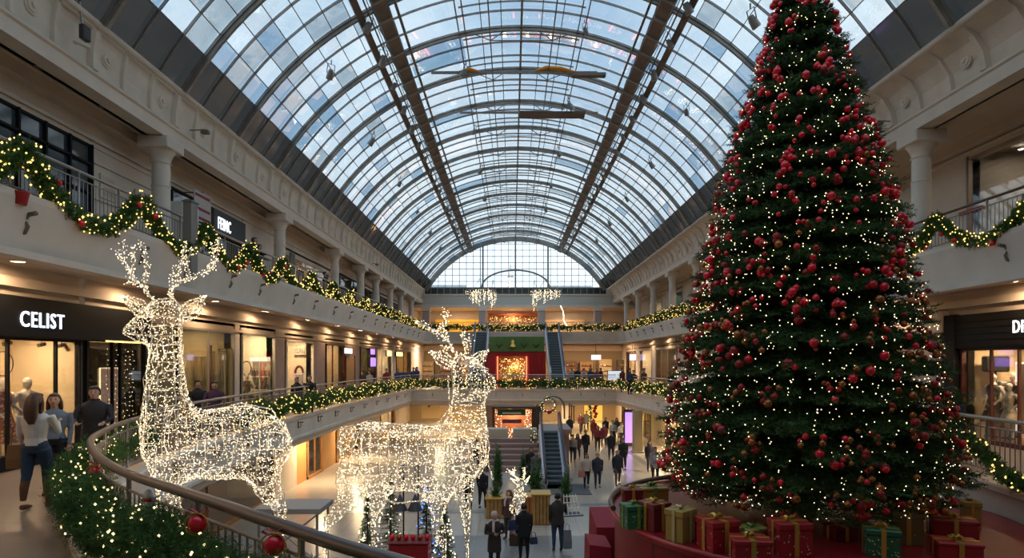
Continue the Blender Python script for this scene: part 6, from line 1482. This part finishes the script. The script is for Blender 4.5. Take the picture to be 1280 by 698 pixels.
rd = thing('lantern', 'small dark red lantern hanging in the wide glass shopfront', 'lantern', (WXL - .6, lx(280, .6), ZM + 2.0)); obj('body', MB().lathe((0, 0, -.2), [(.08, 0), (.16, .08), (.16, .3), (.08, .38)], 12), mat('lantern_red', (.25, .05, .02), .4), rd); obj('cord', MB().tube([(0, 0, .15), (0, 0, 1.2)], .008, 4), rubber, rd)
# small signs and doors further along
for px0, px1, py0, py1, c_, es, lb_ in ((427, 437, 435, 443, (1, .85, .8), 1.6, 'small glowing white sign above the orange door'), (460, 467, 447, 459, (.35, .2, 1), 1.4, 'glowing violet screen in the green shopfront'), (460, 466, 436, 444, (.9, .8, 1), 1.6, 'small white glowing sign over the violet screen'), (493, 501, 440, 446, (1, .85, .3), 1.6, 'small yellow glowing sign past the white clothes shop'), (481, 487, 438, 446, (1, .75, .3), 1.4, 'yellow lamp sign in the white clothes shop')):
    y0, y1 = yl(px0), yl(px1); zt_ = 6 + (HOR - py0) * (y0 + y1) / 2 / FPX; zb_ = 6 + (HOR - py1) * (y0 + y1) / 2 / FPX
    t = thing('sign', lb_, 'sign', (WXL + .12, (y0 + y1) / 2, (zt_ + zb_) / 2)); obj('case', MB().bbox(-.06, -(y1 - y0) / 2, -(zt_ - zb_) / 2, .05, (y1 - y0) / 2, (zt_ - zb_) / 2, .01), rubber, t)
    obj('display', MB().box(.05, -(y1 - y0) / 2 + .04, -(zt_ - zb_) / 2 + .04, .056, (y1 - y0) / 2 - .04, (zt_ - zb_) / 2 - .04), mat('glow_%d' % px0, c_, .5, emit=c_, es=es), t)
dr = thing('door', 'tall orange wooden door panel on the middle gallery', 'door', (WXL + .02, (yl(431) + yl(442)) / 2, ZM)); a = (yl(442) - yl(431)) / 2
obj('leaf', MB().bbox(-.04, -a, .05, .04, a, 2.5, .02), mat('door_orange', (.50, .26, .09), .5), dr); obj('frame', MB().box(-.02, -a - .08, 0, .08, -a, 2.6).box(-.02, a, 0, .08, a + .08, 2.6), oxred, dr); obj('handle', MB().tube([(.07, a - .2, 1.0), (.07, a - .2, 1.25)], .015, 6), goldm, dr)
st_ = thing('market_table', 'blue cloth covered stall table on the far middle gallery', 'table', (X(505, 50), 50, ZM)); obj('cloth', MB().rings([[(-.7, -.5, 0), (.7, -.5, 0), (.7, .5, 0), (-.7, .5, 0)], [(-.62, -.45, 1.35), (.62, -.45, 1.35), (.62, .45, 1.35), (-.62, .45, 1.35)]], 0, True, False), mat('stall_blue', (.02, .05, .14), .7), st_)
for px, z, lb_, c_ in ((745, 447, 'glowing white sign on the far middle gallery right of the upper escalator', (1, .95, .8)), (791, 447, 'glowing lilac screen on the far middle gallery', (.75, .6, 1)), (768, 470, 'white shop screen on a stand at the far middle gallery corner', (.7, .75, .85))):
    Y = 63 if px != 768 else 46.6; t = thing('screen', lb_, 'screen', (X(px, Y), Y, Z(z, Y))); w_ = {745: .5, 791: .34, 768: .5}[px]; h_ = {745: .25, 791: .31, 768: .36}[px]
    obj('case', MB().bbox(-w_ - .05, -.04, -h_ - .05, w_ + .05, .08, h_ + .05, .01), rubber, t); obj('display', MB().box(-w_, -.05, -h_, w_, -.04, h_), mat('glow_s%d' % px, c_, .5, emit=c_, es=1.5 if px != 768 else .7), t)
    obj('bracket', MB().tube([(0, .1, 0), (0, .1, (8.0 - t.location.z) if px != 768 else -(t.location.z - ZM))], .03, 6), rubber, t)
# christmas window display and dark cabinets at the far middle gallery
for k, (px, c_, w_, h_) in enumerate(((712, (.14, .06, .03), 18, 2.3), (733, (.30, .18, .06), 16, 2.2), (757, (.50, .34, .16), 16, 2.5), (777, (.10, .07, .04), 10, 2.4), (560, (.12, .09, .06), 22, 2.3), (584, (.34, .22, .10), 14, 2.4), (535, (.30, .22, .12), 14, 2.2))):
    t = thing('display_cabinet', ['dark display cabinet nearest the upper escalator on the tree side', 'amber display cabinet under the glowing white sign', 'pale tall display cabinet right of the glowing white sign', 'narrow dark cabinet at the end of the far middle gallery', 'dark cabinet seen past the right looking reindeer ear', 'tan cabinet behind the right looking reindeer antlers', 'tan cabinet near the corner past the blue stall'][k], 'cabinet', (X(px, 70.5), 70.5, ZM)); a = w_ * 70.5 / FPX / 2
    obj('body', MB().bbox(-a, 0, 0, a, .9, h_, .03), mat('cab_%d' % k, c_, .5), t)
    for q in range(3): obj('shelf', MB().box(-a + .1, -.12, .5 + q * .6, a - .1, 0, .55 + q * .6), darkw, t)
    mb = MB(); [mb.ell((random.uniform(-a + .15, a - .15), -.1, .62 + .6 * (q % 3)), (.09, .06, .11), 8, 5) for q in range(12)]; obj('goods', mb, [goldm, redm, white][k % 3], t)
# ---- upper gallery, reindeer side: signs, clock pillar, posters
def uy(px): return YW(px, UXL)
t = thing('shop_sign', 'dark grey shop sign with white letters FEINC on the upper gallery', 'shop sign', (UXL + .12, uy(262), 0)); a = uy(302) - uy(262); z1 = 6 + (HOR - 260) * uy(262) / FPX; z0 = 6 + (HOR - 291) * uy(262) / FPX; t.location.z = z0
obj('board', MB().bbox(-.08, 0, 0, .06, a, z1 - z0, .02), mat('slate', (.035, .042, .05), .5), t); text('letters', 'FEINC', (.065, a * .1, (z1 - z0) * .25), (z1 - z0) * .70, 'left', letter, t, sx=.62)
t = thing('banner', 'white hanging banner with dark red stripes beside the upper shop sign', 'banner', (UXL + .7, uy(240) - 1.2, z0 - .05)); a = 1.15
obj('cloth', MB().bbox(-.02, 0, 0, .02, a, 1.05, .005), mat('banner_white', (.50, .46, .44), .7), t); mb = MB(); [mb.box(.021, .04, z, .026, a - .08, z + .1) for z in (.06, .38, .85)]; obj('stripe', mb, mat('stripe_red', (.28, .02, .04), .7), t); obj('rod', MB().tube([(-.7, a / 2, 1.07), (.03, a / 2, 1.07)], .02, 6), rubber, t)
t = thing('kiosk_pillar', 'white upper gallery pillar with a round clock and christmas plant', 'pillar', (UXL + .6, uy(222) - .9, ZL)); obj('body', MB().bbox(-.35, -.5, 0, .35, .5, 2.35, .02), white, t)
obj('clock', MB().disc((.36, -.05, 1.95), .24, (1, 0, 0), .05, 24), bracket, t); obj('clock_face', MB().disc((.41, -.05, 1.95), .17, (1, 0, 0), .012, 24), mat('clock_cream', (.6, .55, .42), .5), t); obj('clock_hand', MB().box(.425, -.06, 1.93, .43, -.04, 2.07).box(.425, -.06, 1.94, .43, .06, 1.96), rubber, t)
t = thing('post', 'plain grey square post rising through the upper railing beside the clock', 'post', (XL + .28, YW(235, XL + .2), ZL - .6)); obj('shaft', MB().bbox(-.13, -.17, 0, .10, .17, 2.0, .01), mat('post_grey', (.22, .20, .18), .6), t); obj('cap', MB().bbox(-.16, -.2, 2.0, .13, .2, 2.04, .01), MATS['post_grey'], t)
for px, z, w_, h_, c_, lb_ in ((363, 1.1, .7, 1.7, (.12, .13, .12), 'dark narrow poster board just past the round column'), (373, .9, 1.1, 1.2, (.05, .04, .03), 'black poster with a gold flower on the upper gallery'), (388, 1.35, 1.8, 1.1, (.62, .58, .54), 'plain pale panel behind the posters on the upper gallery'), (399, .5, 1.9, 1.5, (.60, .55, .52), 'white poster with a red label on the upper gallery')):
    t = thing('poster', lb_, 'poster', (UXL + .10, uy(px), ZL + z)); obj('board', MB().bbox(-.03, -w_ / 2, 0, .03, w_ / 2, h_, .01), mat('poster_%d' % px, c_, .6), t)
    if px == 373: obj('flower', MB().disc((.03, 0, h_ * .6), .2, (1, 0, 0), .01, 12).disc((.04, 0, h_ * .6), .1, (1, 0, 0), .01, 12), goldm, t)
    if px == 399: obj('label', MB().box(.03, .5, .95, .036, .85, 1.4), redg, t); obj('motif', MB().tube([(.035, -.3 + .2 * math.cos(a), .7 + .25 * math.sin(a)) for a in [2 * PI * k / 14 for k in range(15)]], .03, 5), rubber, t)
t = thing('shop_sign', 'faint white letters BTTA on the black upper shopfront', 'shop sign', (UXL + .1, uy(425), ZL + 1.35)); obj('board', MB().bbox(-.05, 0, 0, .04, 5.2, .8, .01), shop_dark, t); text('letters', 'BTTA', (.05, .4, .12), .75, 'left', mat('letters_dim', (.6, .6, .6), .6), t, sx=1.3)
# security camera and floodlight fixtures on the cornice
t = thing('security_camera', 'boxy dark security camera on a white arm at the near upper frieze', 'camera', (-10.02, YW(98, -10.1), Z(42, YW(98, -10.1))))
obj('body', MB().bbox(0, -.12, -.16, .14, .12, .18, .02), rubber, t); obj('arm', MB().tube([(-.15, 0, -.2), (.0, -.2, -.28), (.1, .1, -.26)], .05, 8), cream, t); obj('mount', MB().tube([(-.10, .05, .9), (-.02, .05, .2)], .03, 6), railm, t)
for x, px, py, lb_ in ((-10.15, 245, 163, 'small bracket lamp on the frieze between the second and third rosettes'), (11.5, 1110, 152, 'small box camera on the cornice right of the tall tree'), (-10.15, 466, 330, 'small bracket lamp far along the frieze')):
    Y = YW(px, x); s = -1 if x < 0 else 1; t = thing('bracket_lamp', lb_, 'lamp', (x, Y, Z(py, Y))); obj('arm', MB().tube([(s * .2, 0, 0), (-s * .3, 0, .02)], .02, 6), bracket, t); obj('head', MB().bbox(-.12 - s * .3, -.08, -.12, .12 - s * .3, .08, .0, .01), bracket, t)
# ---- tree side shop contents
def rx(px, d=0): return YW(px, WXR + d)
t = mannequin('dark dressed mannequin in the window of the black D shop, left pane', 16.95, 13.42, mat('black_dress', (.05, .03, .025), .7), .25, 1.8, PI / 2)
t = mannequin('mannequin in a pale striped coat in the window of the black D shop', 16.55, 13.55, mat('striped_cream', (.6, .5, .36), .7, var=.4, scale=10), .3, 1.55, PI / 2)
t = mannequin('tall mannequin in a dark red dress beside the pale striped coat', 16.9, 13.95, mat('maroon_dress', (.20, .03, .035), .7), .15, 1.85, PI / 2)
for k, (px, z) in enumerate(((1226, 1.95), (1236, 1.55))):
    t = thing('display_box', ['black domed box high in the D shop window', 'grey tilted board in the D shop window'][k], 'display', (13.6 + .4 * k, 17.1, ZM + z), PI / 2); obj('box', MB().bbox(-.1, -.35, 0, .1, .35, .45 if k == 0 else .14, .04), black if k == 0 else MATS['platform_grey'], t); obj('stand', MB().tube([(0, 0, -z), (0, 0, 0)], .03, 6), rubber, t)
t = thing('mirror', 'white framed mirror with a dark bag rail in the D shop', 'mirror', (WXR + .75, 16.2, ZM + .3)); obj('frame', MB().tube([(0, -.4, 0), (0, -.4, 1.9), (0, .35, 1.9), (0, .35, 0)], .035, 8), mat('frame_glow', (1, .9, .8), .4, emit=(1, .9, .8), es=.8), t); obj('panel', MB().box(.02, -.38, 0, .04, .33, 1.88), shop_cream, t)
for q in (1.05,): handbag('dark oval bag hanging in the D shop near the mirror', WXR + .6, 16.45, ZM + 1.0, .3, .6, (.04, .02, .015), PI / 2, .1)
# violet and other accents of the upper tree side
t = thing('banner', 'orange and yellow upright banner on the upper gallery left of the tall tree', 'banner', (UXR - .3, YW(866, UXR - .3), ZL)); obj('cloth', MB().bbox(-.03, -.3, .3, .03, .3, 2.3, .01), mat('banner_orange', (.8, .35, .03), .6), t); obj('pole', MB().tube([(.05, 0, 0), (.05, 0, 2.35)], .03, 6), rubber, t)
t = thing('label_strip', 'small red strip on the pale upper wall above the rail, right of the tree', 'strip', (UXR - .06, YW(1216, UXR), Z(264, YW(1216, UXR)))); obj('strip', MB().bbox(-.03, -.5, -.04, .03, .5, .06, .01), redm, t)
for k, (x, y, z) in enumerate(((15.2, 17.3, 12.45), (15.8, 16.4, 12.4), (16.2, 15.4, 12.4), (15.4, 18.4, 12.45), (15.0, 22.6, 12.3), (15.6, 22.0, 12.3))):
    fx = thing('ceiling_light', 'tiny bright spot in the ceiling of the glazed upper shop', 'ceiling light', (x, y, z), 0, 'ceiling spots of the upper shops right of the tree')
    obj('lens', MB().ell((0, 0, -.02), (.07, .07, .03), 10, 6), mat('spot_glow', (1, .9, .75), .5, emit=(1, .88, .7), es=8), fx)
    obj('trim_ring', MB().lathe((0, 0, -.03), [(.09, .04), (.1, 0), (.075, 0)], 12, caps=False), white, fx)
